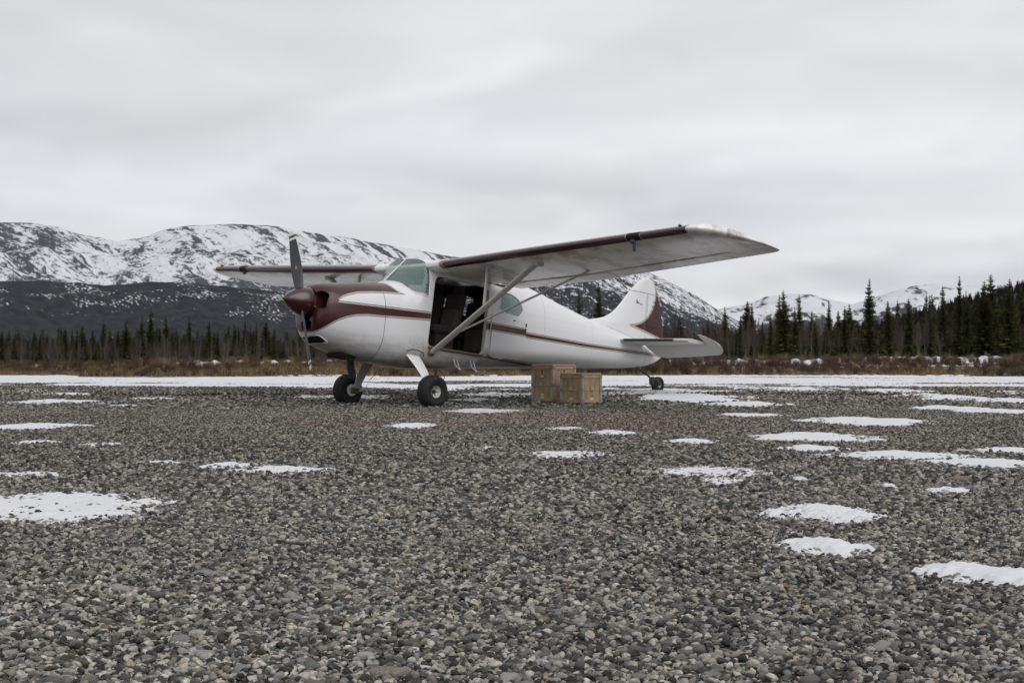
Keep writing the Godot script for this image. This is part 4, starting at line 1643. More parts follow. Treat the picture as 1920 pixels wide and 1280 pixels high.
# ---------- vegetation
var spruces := []
func make_spruce(sd: int, lean: float, full: float) -> Node3D:
	# one metre high, scaled when planted
	rng.seed = sd
	var root := Node3D.new()
	root.name = "spruce_tree"
	var t := MB.new()
	t.tube([Vector3(0, -.03, 0), Vector3(lean * .2, .3, 0), Vector3(lean * .5, .65, 0), Vector3(lean, 1.0, 0)], [Vector2(.014, .014), Vector2(.010, .010), Vector2(.006, .006), Vector2(.0015, .0015)], 6)
	obj("trunk", t, M.bark, root)
	var c := MB.new()
	c.use_c = true
	var n := 60
	for k in n:
		var f := (k + rng.randf_range(-.3, .3)) / n
		var y := .06 + .93 * f
		var env := (.165 * pow(1.0 - f, .72) + .012) * rng.randf_range(.55, 1.12) * full
		if f < .12: env *= .55 + f * 3.5
		var m := 9 if f < .75 else 6
		for j in m:
			if rng.randf() < .12: continue
			var a := TAU * (j + rng.randf()) / m
			var L := env * rng.randf_range(.65, 1.15)
			var dr := Vector3(cos(a), 0, sin(a))
			var sd_ := Vector3(-sin(a), 0, cos(a))
			var p0 := Vector3(lean * y, y, 0)
			var sag := lerpf(.42, -.25, f)
			var col := Color(.045, .054, .024).lerp(Color(.14, .14, .058), rng.randf() * rng.randf())
			if rng.randf() < .12: col = Color(.075, .060, .036)
			# a spray: three small leaf-sized blades along the branch, tip turned up
			for q in 4:
				var t0 := .18 + q * .21
				var P := p0 + dr * L * t0 + Vector3.DOWN * (sag * L * t0 - .12 * L * t0 * t0)
				var w := L * lerpf(.30, .12, t0) * rng.randf_range(.7, 1.2)
				var e := P + dr * L * .33 + Vector3.DOWN * (sag * .25 * L) + Vector3(0, rng.randf_range(-.004, .004), 0)
				var up := Vector3(rng.randfn() * .3, 1, rng.randfn() * .3).normalized()
				c.tri(P + sd_ * w, P - sd_ * w, e, (up + sd_ * .5).normalized(), (up - sd_ * .5).normalized(), (up + dr * .5).normalized(), Vector2.ZERO, Vector2.ZERO, Vector2.ZERO, col)
				# hanging twigs
				var hd := P + Vector3.DOWN * w * rng.randf_range(1.4, 2.6) + dr * w * .3
				c.tri(P + dr * w * .8, P - dr * w * .6, hd, (dr + sd_).normalized(), (sd_ - dr * .3).normalized(), sd_, Vector2.ZERO, Vector2.ZERO, Vector2.ZERO, col * .9)
	obj("crown", c, M.needles, root)
	return root

func spruce(label: String, x: float, z: float, h: float, wide: float) -> void:
	var id := absi(int(x * 13.0 + z * 7.0)) % spruces.size()
	var o: Node3D = spruces[id].duplicate()
	o.name = numbered("spruce_tree")
	add_child(o, true)
	o.position = Vector3(x, gnd(x, z) - .02, z)
	o.rotation.y = x * 3.1 + z
	o.scale = Vector3(h * wide * .95, h, h * wide * .95)
	tag(o, label, "spruce tree", "spruces along the treeline")

func bare_mesh(sd: int) -> ArrayMesh:
	# a leafless tree, about one metre high, trunk and twigs in one
	rng.seed = sd
	var mb := MB.new()
	mb.use_c = true
	var stems := 1 + sd % 3
	for s in stems:
		var b := Vector3(rng.randfn() * .03, -.02, rng.randfn() * .03)
		var tip := Vector3(rng.randfn() * .10, rng.randf_range(.8, 1.0), rng.randfn() * .10)
		var mid := b.lerp(tip, .5) + Vector3(rng.randfn(), 0, rng.randfn()) * .02
		var col := Color(.075, .066, .056).lerp(Color(.17, .16, .145), rng.randf() * rng.randf())
		mb.tube([b, mid, tip], [Vector2(.0075, .0075), Vector2(.005, .005), Vector2(.001, .001)], 5, Vector3.ZERO, col, false)
		for k in 34:
			var f := rng.randf_range(.22, .98)
			var p := b.lerp(mid, f * 2) if f < .5 else mid.lerp(tip, f * 2 - 1)
			var a := rng.randf() * TAU
			var L := (1.08 - f) * rng.randf_range(.12, .34)
			var e := p + Vector3(cos(a) * L * .55, L * .85, sin(a) * L * .55)
			mb.tube([p, e], [Vector2(.0035, .0035), Vector2(.0008, .0008)], 3, Vector3.ZERO, col * .9, false)
			for t in 5:
				var p2 := p.lerp(e, rng.randf_range(.3, 1.0))
				var a2 := rng.randf() * TAU
				var L2 := L * rng.randf_range(.25, .6)
				var e2 := p2 + Vector3(cos(a2) * L2 * .6, L2 * .8, sin(a2) * L2 * .6)
				mb.tube([p2, e2], [Vector2(.0016, .0016), Vector2(.0006, .0006)], 3, Vector3.ZERO, Color(.085, .066, .056), false)
	return mb.mesh(M.twigs)

func shrub_mesh(sd: int, col: Color, n: int, spread: float) -> ArrayMesh:
	rng.seed = sd
	var mb := MB.new()
	mb.use_c = true
	for k in n:
		var a := rng.randf() * TAU
		var b := Vector3(cos(a), 0, sin(a)) * rng.randf() * .25 * spread
		var o := Vector3(cos(a) * spread * rng.randf_range(.1, .7), rng.randf_range(.5, 1.0), sin(a) * spread * rng.randf_range(.1, .7))
		var c := col * rng.randf_range(.7, 1.3)
		var m := b.lerp(o, .5) + Vector3(rng.randfn(), 0, rng.randfn()) * .05
		mb.tube([b, m, o], [Vector2(.009, .009), Vector2(.006, .006), Vector2(.002, .002)], 3, Vector3.ZERO, c, false)
		for t in 3:
			var p := m.lerp(o, rng.randf())
			mb.tube([p, p + Vector3(rng.randfn() * .10, rng.randf_range(.08, .25), rng.randfn() * .10)], [Vector2(.004, .004), Vector2(.0015, .0015)], 3, Vector3.ZERO, c, false)
	return mb.mesh(M.twigs)

func grass_mesh(sd: int) -> ArrayMesh:
	rng.seed = sd
	var mb := MB.new()
	mb.use_c = true
	for k in 60:
		var a := rng.randf() * TAU
		var b := Vector3(cos(a), 0, sin(a)) * rng.randf() * .28
		var o := b + Vector3(rng.randfn() * .2, rng.randf_range(.4, 1.0), rng.randfn() * .2)
		var w := Vector3(cos(a + 1.0), 0, sin(a + 1.0)) * .012
		var c := Color(.36, .28, .155).lerp(Color(.20, .145, .08), rng.randf())
		var m := b.lerp(o, .6) + Vector3.UP * .04
		var nn := Vector3(-w.z, .3, w.x).normalized()
		mb.tri(b + w, b - w, m, nn, nn, nn, Vector2.ZERO, Vector2.ZERO, Vector2.ZERO, c)
		mb.tri(b + w * .6, m, o, nn, nn, nn, Vector2.ZERO, Vector2.ZERO, Vector2.ZERO, c)
	return mb.mesh(M.twigs)

# ---------- mountains: rows from the foot to the crest and down behind, columns by bearing
func mountain(called: String, label: String, ridge: Array, d0: float, d1: float, px0: float, px1: float, nb: int, nr: int, shape: Array, paintf, rough_amp: float, sd: int) -> void:
	# ridge: Vector2(bearing as sideways metres per metre ahead, crest height as rise per metre); shape: Vector2(0..1 outwards, 0..1 height)
	var nz := noise(sd, 1.0 / 420.0, 5)
	var gul := noise(sd + 1, 1.0, 3)
	var V := PackedVector3Array()
	var N := PackedVector3Array()
	var C := PackedColorArray()
	var I := PackedInt32Array()
	for r in nr + 1:
		var t := 1.18 * r / nr
		var d := lerpf(d0, d1, t)
		for b in nb + 1:
			var be := lerpf(px0, px1, float(b) / nb)
			var top := lin(ridge, be)
			var f := lin(shape, t)
			var x := be * d
			var env := clampf(t * 3.0, 0, 1) * clampf(absf(1.0 - t) * 4.0 + .12, 0, 1)
			var h := top * d1 * f + (nz.get_noise_2d(x, -d) * rough_amp + gul.get_noise_2d(be * 46.0 + t * 5.0, t * 2.2) * rough_amp * .55) * env + 4.0
			V.append(Vector3(x, h if t > .01 else -3.0, -d))
	var W := nb + 1
	for r in nr + 1:
		for b in W:
			var p := V[r * W + b]
			var ex := V[r * W + mini(b + 1, nb)] - V[r * W + maxi(b - 1, 0)]
			var ez := V[mini(r + 1, nr) * W + b] - V[maxi(r - 1, 0) * W + b]
			var m := ex.cross(ez).normalized()
			if m.y < 0: m = -m
			N.append(m)
			C.append(paintf.call(p, m, lerpf(px0, px1, float(b) / nb), 1.18 * r / nr))
	for r in nr:
		for b in nb:
			var q := r * W + b
			I.append_array([q, q + W, q + 1, q + 1, q + W, q + W + 1])
	var A := []
	A.resize(Mesh.ARRAY_MAX)
	A[Mesh.ARRAY_VERTEX] = V; A[Mesh.ARRAY_NORMAL] = N; A[Mesh.ARRAY_COLOR] = C; A[Mesh.ARRAY_INDEX] = I
	var am := ArrayMesh.new()
	am.add_surface_from_arrays(Mesh.PRIMITIVE_TRIANGLES, A)
	am.surface_set_material(0, M.mountain)
	var o := put(called, am)
	tag(o, label, "mountain", "", "structure")

func crest(points: Array) -> Array:
	# from measured view directions to bearing and rise per metre
	var r := []
	for p in points: r.append(Vector2((p[0] - 960.0) / 2900.0, (685.0 - p[1]) / 2900.0))
	return r

func sky_texture() -> ImageTexture:
	var W := 1536
	var H := 768
	var a := noise(301, .55, 5)
	var b := noise(302, 1.7, 4)
	var data := PackedByteArray()
	data.resize(W * H * 3)
	for j in H:
		var el := PI / 2 - PI * (j + .5) / H
		var up := maxf(sin(el), 0.0)
		var ce := cos(el)
		for i in W:
			var k := (j * W + i) * 3
			var q := Color(.55, .55, .56)
			if el > -0.03:
				var az := TAU * ((i + .5) / W - .5)
				var r := ce / (up + .10)
				var px := sin(az) * r
				var pz := -cos(az) * r
				var n := a.get_noise_2d(px * .55, pz * .42)
				var m := b.get_noise_2d(px * .55 + n * .8, pz * .5)
				var low := clampf(el / .30, 0.0, 1.0)
				# the layer is brightest a little above the horizon and greyer overhead
				var v := lerpf(.855, .87, smoothstep(0.0, .35, low)) - .03 * smoothstep(.5, 1.0, low)
				v += .085 * n + .062 * m
				v -= .04 * smoothstep(-.1, .5, a.get_noise_2d(px * .3 + 31.0, pz * .35 - 12.0))
				var blue := clampf(.5 - n * 1.2, 0.0, 1.0)
				q = Color(v * (1.0 - .016 * blue), v * (1.0 - .004 * blue), v * (1.0 + .018 * blue + .006))
			data[k] = int(clampf(q.r, 0, 1) * 255.0); data[k + 1] = int(clampf(q.g, 0, 1) * 255.0); data[k + 2] = int(clampf(q.b, 0, 1) * 255.0)
	return ImageTexture.create_from_image(Image.create_from_data(W, H, false, Image.FORMAT_RGB8, data))

func ground() -> void:
	var V := PackedVector3Array()
	var N := PackedVector3Array()
	var C := PackedColorArray()
	var I := PackedInt32Array()
	var ds := []
	var d := -60.0
	while d < 9500.0:
		ds.append(d)
		d += 4.0 if d < 0 else .5 if d < 30 else .8 if d < 70 else maxf(1.0, d * .02)
	var NX := 240
	var sn := noise(401, .16, 4)
	var sf := noise(402, .9, 3)
	for dd in ds:
		for i in NX + 1:
			var u := 2.0 * i / NX - 1.0
			u = u * (.55 + .45 * u * u)
			var x: float = u * (60.0 + maxf(dd, 0) * 1.2)
			var bump := .10 * sn.get_noise_2d(x * .7, dd * .7) * smoothstep(58, 80, dd)
			V.append(Vector3(x, gnd(x, -dd) + bump, -dd))
			N.append(Vector3.UP)
			var c := Color(.042, .039, .034) * (1.0 + .25 * sf.get_noise_2d(x, dd))
			if dd > 48.0:
				var e := smoothstep(50.5, 52.5, dd + 1.5 * sf.get_noise_2d(x * .3, dd * .3))
				var s := sn.get_noise_2d(x * .55, dd * 1.1) * .8 + .35 * sf.get_noise_2d(x * .5, dd)
				var far := Color(.125, .095, .06).lerp(Color(.64, .645, .665), smoothstep(.02, .12, s + .24 * smoothstep(56, 68, dd) - .14))
				if dd > 150.0: far = Color(.05, .05, .04)
				c = c.lerp(far, e)
			C.append(c)
	var W := NX + 1
	for j in ds.size() - 1:
		for i in NX:
			var q := j * W + i
			I.append_array([q, q + W, q + 1, q + 1, q + W, q + W + 1])
	for j in ds.size():
		for i in W:
			var q := j * W + i
			var ex := V[j * W + mini(i + 1, NX)] - V[j * W + maxi(i - 1, 0)]
			var ez := V[mini(j + 1, ds.size() - 1) * W + i] - V[maxi(j - 1, 0) * W + i]
			var m := ex.cross(ez).normalized()
			N[q] = m if m.y > 0 else -m
	var A := []
	A.resize(Mesh.ARRAY_MAX)
	A[Mesh.ARRAY_VERTEX] = V; A[Mesh.ARRAY_NORMAL] = N; A[Mesh.ARRAY_COLOR] = C; A[Mesh.ARRAY_INDEX] = I
	var am := ArrayMesh.new()
	am.add_surface_from_arrays(Mesh.PRIMITIVE_TRIANGLES, A)
	am.surface_set_material(0, M.ground)
	tag(put("ground", am), "gravel airstrip and scrubby ground running out to the mountains", "ground", "", "structure")

func mountains() -> void:
	var n1 := noise(501, 1.0, 5)
	var n2 := noise(502, 1.0, 4)
	var n3 := noise(503, 1.0, 3)
	var snowc := Color(.60, .61, .64)
	var rock_ := Color(.036, .037, .043)
	var wood := Color(.021, .024, .031)
	# the long snowy ridge on the left
	var cr := crest([[-400, 470], [-200, 440], [0, 418], [60, 420], [110, 430], [160, 445], [215, 456], [260, 450], [310, 433], [350, 425], [440, 421], [500, 426], [560, 436], [640, 447], [720, 461], [800, 474], [860, 486], [1000, 520], [1200, 560], [1400, 600]])
	mountain("snowy_mountain", "long snow covered ridge with dark gullies behind the propeller", cr, 2700, 4300, -.50, .16, 760, 200, [Vector2(0, 0), Vector2(.25, .36), Vector2(.5, .58), Vector2(.75, .82), Vector2(.92, .965), Vector2(1.0, 1.0), Vector2(1.18, .9)],
		func(p: Vector3, m: Vector3, be: float, t: float) -> Color:
			var e := t
			var big := n1.get_noise_2d(be * 26.0, t * 4.0)
			var fine := n2.get_noise_2d(be * 160.0 + t * 30.0, t * 34.0)
			var gully := n3.get_noise_2d(be * 120.0 + t * 13.0, t * 2.6)
			var right := smoothstep(-.17, -.12, be)
			var dark := lerpf(.55, .38, right) * big + lerpf(.55, .38, right) * fine + lerpf(.45, 1.25, right) * gully * smoothstep(.55, .85, t)
			dark += .55 * (1.0 - smoothstep(.1, .55, e)) - .10 + .12 * smoothstep(.9, 1.0, t)
			dark += .30 * smoothstep(-.28, -.31, be) * smoothstep(.45, .8, t)
			dark += .35 * n2.get_noise_2d(be * 520.0, t * 110.0)
			return snowc.lerp(rock_, smoothstep(-.10, .16, dark) * .94), 26.0, 11)
	# the wooded bench below it
	cr = crest([[-500, 540], [0, 534], [100, 537], [200, 541], [280, 536], [350, 538], [420, 545], [520, 556], [620, 575], [760, 605], [900, 640], [1100, 676]])
	mountain("wooded_foothill", "dark wooded foothill with snow flecks below the snowy ridge", cr, 1100, 2400, -.56, .06, 640, 150, [Vector2(0, 0), Vector2(.35, .42), Vector2(.7, .78), Vector2(.9, .96), Vector2(1.0, 1.0), Vector2(1.18, .86)],
		func(p: Vector3, m: Vector3, be: float, t: float) -> Color:
			var big := n1.get_noise_2d(be * 18.0 + 7.0, t * 6.0)
			var fine := n2.get_noise_2d(be * 480.0, t * 80.0)
			var s := fine + .75 * big - .28 - .5 * (1.0 - smoothstep(.25, .5, t)) - .4 * smoothstep(.86, .95, t)
			var w := wood.lerp(Color(.040, .039, .044), clampf(.5 + n3.get_noise_2d(be * 90.0, t * 20.0), 0, 1))
			return w.lerp(snowc, smoothstep(.08, .36, s)), 9.0, 21)
	# the dark speckled mountain behind the tail
	cr = crest([[560, 668], [660, 612], [760, 562], [860, 512], [960, 480], [1050, 468], [1110, 474], [1160, 488], [1215, 512], [1290, 551], [1340, 580], [1385, 607], [1440, 640], [1520, 672]])
	mountain("speckled_mountain", "dark rocky mountain speckled with snow behind the tail fin", cr, 1500, 3000, -.15, .22, 560, 220, [Vector2(0, 0), Vector2(.3, .30), Vector2(.6, .62), Vector2(.88, .93), Vector2(1.0, 1.0), Vector2(1.18, .85)],
		func(p: Vector3, m: Vector3, be: float, t: float) -> Color:
			var big := n1.get_noise_2d(be * 40.0 + t * 12.0, t * 5.0)
			var fine := n2.get_noise_2d(be * 260.0 + t * 50.0, t * 52.0)
			var s := .75 * fine + .55 * big + .75 * (smoothstep(.22, .80, t) - .52) - .25 * smoothstep(.06, .14, be)
			var w := wood.lerp(Color(.048, .048, .054), clampf(.5 + n3.get_noise_2d(be * 120.0, t * 30.0), 0, 1))
			s += .4 * n2.get_noise_2d(be * 700.0, t * 150.0)
			return w.lerp(snowc, smoothstep(-.02, .26, s)), 12.0, 31)
	# far white mountains on the right
	cr = crest([[1150, 640], [1300, 596], [1365, 577], [1400, 571], [1440, 558], [1480, 552], [1520, 553], [1560, 562], [1600, 571], [1640, 560], [1680, 545], [1720, 535], [1760, 533], [1800, 536], [1840, 534], [1900, 538], [2050, 560], [2300, 580]])
	mountain("white_mountains", "far white mountains beyond the right treeline", cr, 6000, 9000, .06, .46, 420, 130, [Vector2(0, 0), Vector2(.3, .3), Vector2(.6, .6), Vector2(.88, .94), Vector2(1.0, 1.0), Vector2(1.18, .9)],
		func(p: Vector3, m: Vector3, be: float, t: float) -> Color:
			var big := n1.get_noise_2d(be * 50.0 + 90.0, t * 5.0)
			var fine := n2.get_noise_2d(be * 150.0 + 20.0, t * 26.0)
			var dark := .5 * big + .4 * fine + .75 * (1.0 - smoothstep(.35, .72, t)) - .14
			return snowc.lerp(rock_, smoothstep(.0, .14, dark)), 34.0, 41)
	# the dark wooded slope at the right edge
	cr = crest([[1480, 676], [1560, 660], [1640, 640], [1690, 618], [1740, 602], [1790, 588], [1840, 574], [1880, 564], [1920, 554], [2000, 536], [2300, 490]])
	mountain("wooded_slope", "dark wooded slope rising at the right edge", cr, 330, 950, .16, .5, 160, 70, [Vector2(0, 0), Vector2(.4, .38), Vector2(.8, .82), Vector2(1.0, 1.0), Vector2(1.18, 1.0)],
		func(p: Vector3, m: Vector3, be: float, t: float) -> Color:
			return Color(.030, .030, .022).lerp(Color(.06, .05, .04), clampf(.5 + n1.get_noise_2d(be * 90.0, t * 14.0), 0, 1)), 4.0, 51)

func goods() -> void:
	mat("plywood", Color(.39, .285, .16), .75)
	M.plywood.albedo_texture = noise_tex(601, .02, 4, Color(.80, .78, .75), Color(1, 1, 1), 256)
	M.plywood.uv1_triplanar = true
	M.plywood.uv1_scale = Vector3(3.0, .7, 3.0)
	mat("plywood_dark", Color(.12, .08, .045), .85)
	mat("batten_wood", Color(.42, .32, .20), .75)
	M.batten_wood.albedo_texture = M.plywood.albedo_texture
	M.batten_wood.uv1_triplanar = true
	M.batten_wood.uv1_scale = Vector3(6, 2, 6)
	mat("galvanised", Color(.33, .33, .33), .5, .3)
	mat("steel_plate", Color(.22, .22, .22), .5, .3)
	mat("paper", Color(.60, .59, .57), .8)
	# near edge of the low crate, then the tall one
	crate("wooden_crate", "low square wooden crate with metal corners, in front of the tall one", Vector3(.995, gnd(.995, -22.3) + .012, -22.30), PI / 4, .42, .43, .42, false)
	crate("wooden_crate", "tall plywood crate with two paper labels, half behind the low crate", Vector3(.615, gnd(.6, -22.88) + .012, -22.84), PI / 4 + .02, .50, .545, .42, true)

func stones() -> void:
	var warm := Color(.30, .24, .17)
	var pale := Color(.30, .295, .28)
	var darkc := Color(.055, .056, .058)
	rock("wide flat pale stone left of centre in the foreground", -.76, -3.93, .048, .45, .1, pale, 0)
	rock("smaller pale stone touching the right end of the wide flat one", -.675, -3.87, .028, .55, .6, pale, 1)
	rock("long dark slanting stone in the middle foreground", -.29, -4.70, .038, .5, .9, Color(.10, .105, .115), 2)
	rock("flat black stone below the long dark slanting one", -.506, -3.76, .032, .4, .2, darkc, 3)
	rock("rounded brownish stone low in the middle of the photo", -.22, -3.37, .028, .65, 1.4, Color(.24, .21, .18), 4)
	rock("pitted grey-brown stone right beside the rounded brownish one", -.165, -3.40, .022, .8, 2.2, Color(.22, .195, .165), 5)
	rock("orange-tan stone on the right foreground gravel", .656, -3.70, .028, .6, .4, Color(.36, .26, .16), 6)
	rock("blue-grey stone low on the right foreground gravel", .77, -3.09, .022, .7, 1.1, Color(.19, .21, .24), 7)
	rock("dark humped stone at the centre of the foreground", .023, -4.24, .034, .55, 2.6, darkc, 8)
	rock("small ochre stone at the bottom centre", .065, -3.22, .015, .7, .7, Color(.36, .25, .13), 9)
	rock("broad pale brown stone cut by the bottom edge", -.214, -2.66, .04, .5, .3, Color(.27, .235, .20), 10)
	rock("tan flat stone beyond the small thin snow patch at right", 2.05, -7.1, .07, .4, .2, warm, 11)

func snow_patches() -> void:
	snow("large ragged snow patch reaching in from the left edge of the gravel", 0.035, 0, [[-1.82,-5.88,0.44,0.51],[-1.54,-5.51,0.21,0.3],[-1.41,-5.86,0.1,0.17]])
	snow("flat snow streak at the left edge above the large ragged patch", 0.02, 0, [[-2.38,-7.45,0.19,0.2]])
	snow("thin short snow streak left of the long central streak", 0.025, 0, [[-1.91,-8.38,0.13,0.15]])
	snow("long narrow snow streak on the gravel ahead of the propeller", 0.038, 0, [[-1.48,-8.07,0.15,0.2],[-1.15,-7.75,0.25,0.22]])
	snow("pinkish stone-speckled snow patch on the right foreground gravel", 0.03, 1, [[0.97,-7.63,0.28,0.36],[0.95,-7.01,0.09,0.18]])
	snow("tiny snow lump just right of the pinkish speckled patch", 0.035, 0, [[1.32,-7.1,0.03,0.12]])
	snow("tiny snow lump left of the small thin patch on the right", 0.035, 0, [[1.63,-6.7,0.03,0.12]])
	snow("small thin snow patch on the right below the long band", 0.035, 0, [[1.83,-6.48,0.1,0.13]])
	snow("lobed white snow patch right of centre with a stone notch on its left", 0.05, 0, [[1.12,-5.49,0.14,0.31],[0.92,-5.43,0.04,0.12],[1.19,-5.37,0.06,0.12]])
	snow("domed snow patch lowest of the pair right of centre", 0.05, 0, [[0.91,-4.48,0.11,0.19]])
	snow("nearest snow patch, running out of the right edge of the photo", 0.05, 0, [[1.14,-3.94,0.11,0.12],[1.25,-3.83,0.14,0.16]])
	snow("long slanting snow band that crosses the right gravel to the edge", 0.05, 0, [[1.9,-9.85,0.19,0.33],[2.23,-8.99,0.37,0.42],[2.54,-8.29,0.33,0.38]])
	snow("snow streak above the slanting band at the right edge", 0.04, 0, [[3.07,-9.51,0.25,0.43]])
	snow("wide oval snow patch below the tail, left of the slanting band", 0.05, 0, [[2.24,-11.6,0.48,0.83]])
	snow("small oval snow patch left of the wide oval one", 0.035, 0, [[1.27,-10.85,0.18,0.4]])
	snow("even elongated snow patch in the middle of the right gravel", 0.04, 0, [[3.51,-15.33,0.62,1.16]])
	snow("snow strip tapering to the right edge above the elongated patch", 0.035, 0, [[5.73,-20.24,0.42,0.89],[5.86,-18.88,0.39,0.88]])
	snow("low snow patch on the gravel in front of the two crates", 0.035, 0, [[0.34,-9.15,0.26,0.39]])
	snow("short broken snow streak left of the patch before the crates", 0.02, 0, [[-0.15,-9.85,0.11,0.23]])
	snow("small snow patch on the gravel below the left main wheel", 0.03, 0, [[-0.93,-14.15,0.23,0.58]])
	snow("pink stained snow streak beside the left main wheel", 0.025, 2, [[-0.36,-19.11,0.46,0.9]])
	snow("small pink tinted snow streak in front of the crates", 0.02, 2, [[0.49,-13.5,0.17,0.37]])
	snow("small white snow streak right of the pink tinted one", 0.03, 0, [[0.81,-12.52,0.18,0.43]])
	snow("long bright snow patch between the crates and the tail wheel", 0.05, 0, [[2.7,-23.69,0.86,1.05],[3.28,-21.58,0.56,0.78]])
	snow("snow patch on the gravel to the right of the tail wheel", 0.04, 0, [[4.86,-27.19,1.01,2.18],[4.1,-30.51,0.95,1.41]])
	snow("broad snow patch with a gravel hole, far right of the tail wheel", 0.04, 0, [[6.33,-25.63,0.69,1.49],[6.71,-23.71,0.57,0.64]])
	snow("snow strip at the right edge beyond the broad holed patch", 0.035, 0, [[7.44,-22.95,0.56,0.71]])
	snow("thin snow strip right of the long patch behind the crates", 0.025, 0, [[2.67,-17.37,0.36,0.56]])
	snow("thin snow streak at the right edge, farthest before the white band", 0.03, 0, [[8.07,-25.2,0.48,0.49]])
	snow("long lens-shaped snow patch on the far left gravel", 0.035, 0, [[-6.69,-22.62,0.79,0.78]])
	snow("snow patch at the left edge below the lens-shaped one", 0.035, 0, [[-4.34,-13.88,0.41,0.76]])
	snow("small snow patch low on the left, left one of two in a row", 0.025, 0, [[-3.31,-10.77,0.16,0.28]])
	snow("small snow streak low on the left, right one of two in a row", 0.025, 0, [[-2.76,-10.44,0.17,0.22]])
	snow("faint thin snow streak left of the propeller tip", 0.02, 0, [[-5.47,-23.65,0.47,0.28]])
	snow("thin snow streak right of the lens-shaped patch", 0.02, 0, [[-5.33,-21.4,0.24,0.44]])
	snow("thin snow strip on the far left just before the white band", 0.025, 0, [[-8.1,-25.96,0.53,0.73],[-7.24,-24.85,0.56,0.28]])
	snow("narrow snow strip ahead of the nose just before the white band", 0.025, 0, [[-6.51,-26.78,0.81,0.98]])
	snow("snow streak on the gravel either side of the right main wheel", 0.03, 0, [[-2.66,-24.12,0.87,0.66]])
	snow("long snow strip behind both main wheels", 0.04, 0, [[-2.16,-29.02,1.86,3.03]])
	snow("short snow streak to the right of the left main wheel", 0.03, 0, [[-0.58,-23.14,0.38,0.6]])
	snow("broken snow strip under the fuselage left of the crates", 0.03, 0, [[-0.3,-24.7,0.68,0.62]])
	snow("small snow streak between the short crate and the tail wheel", 0.03, 0, [[1.76,-26.75,0.24,1.44]])

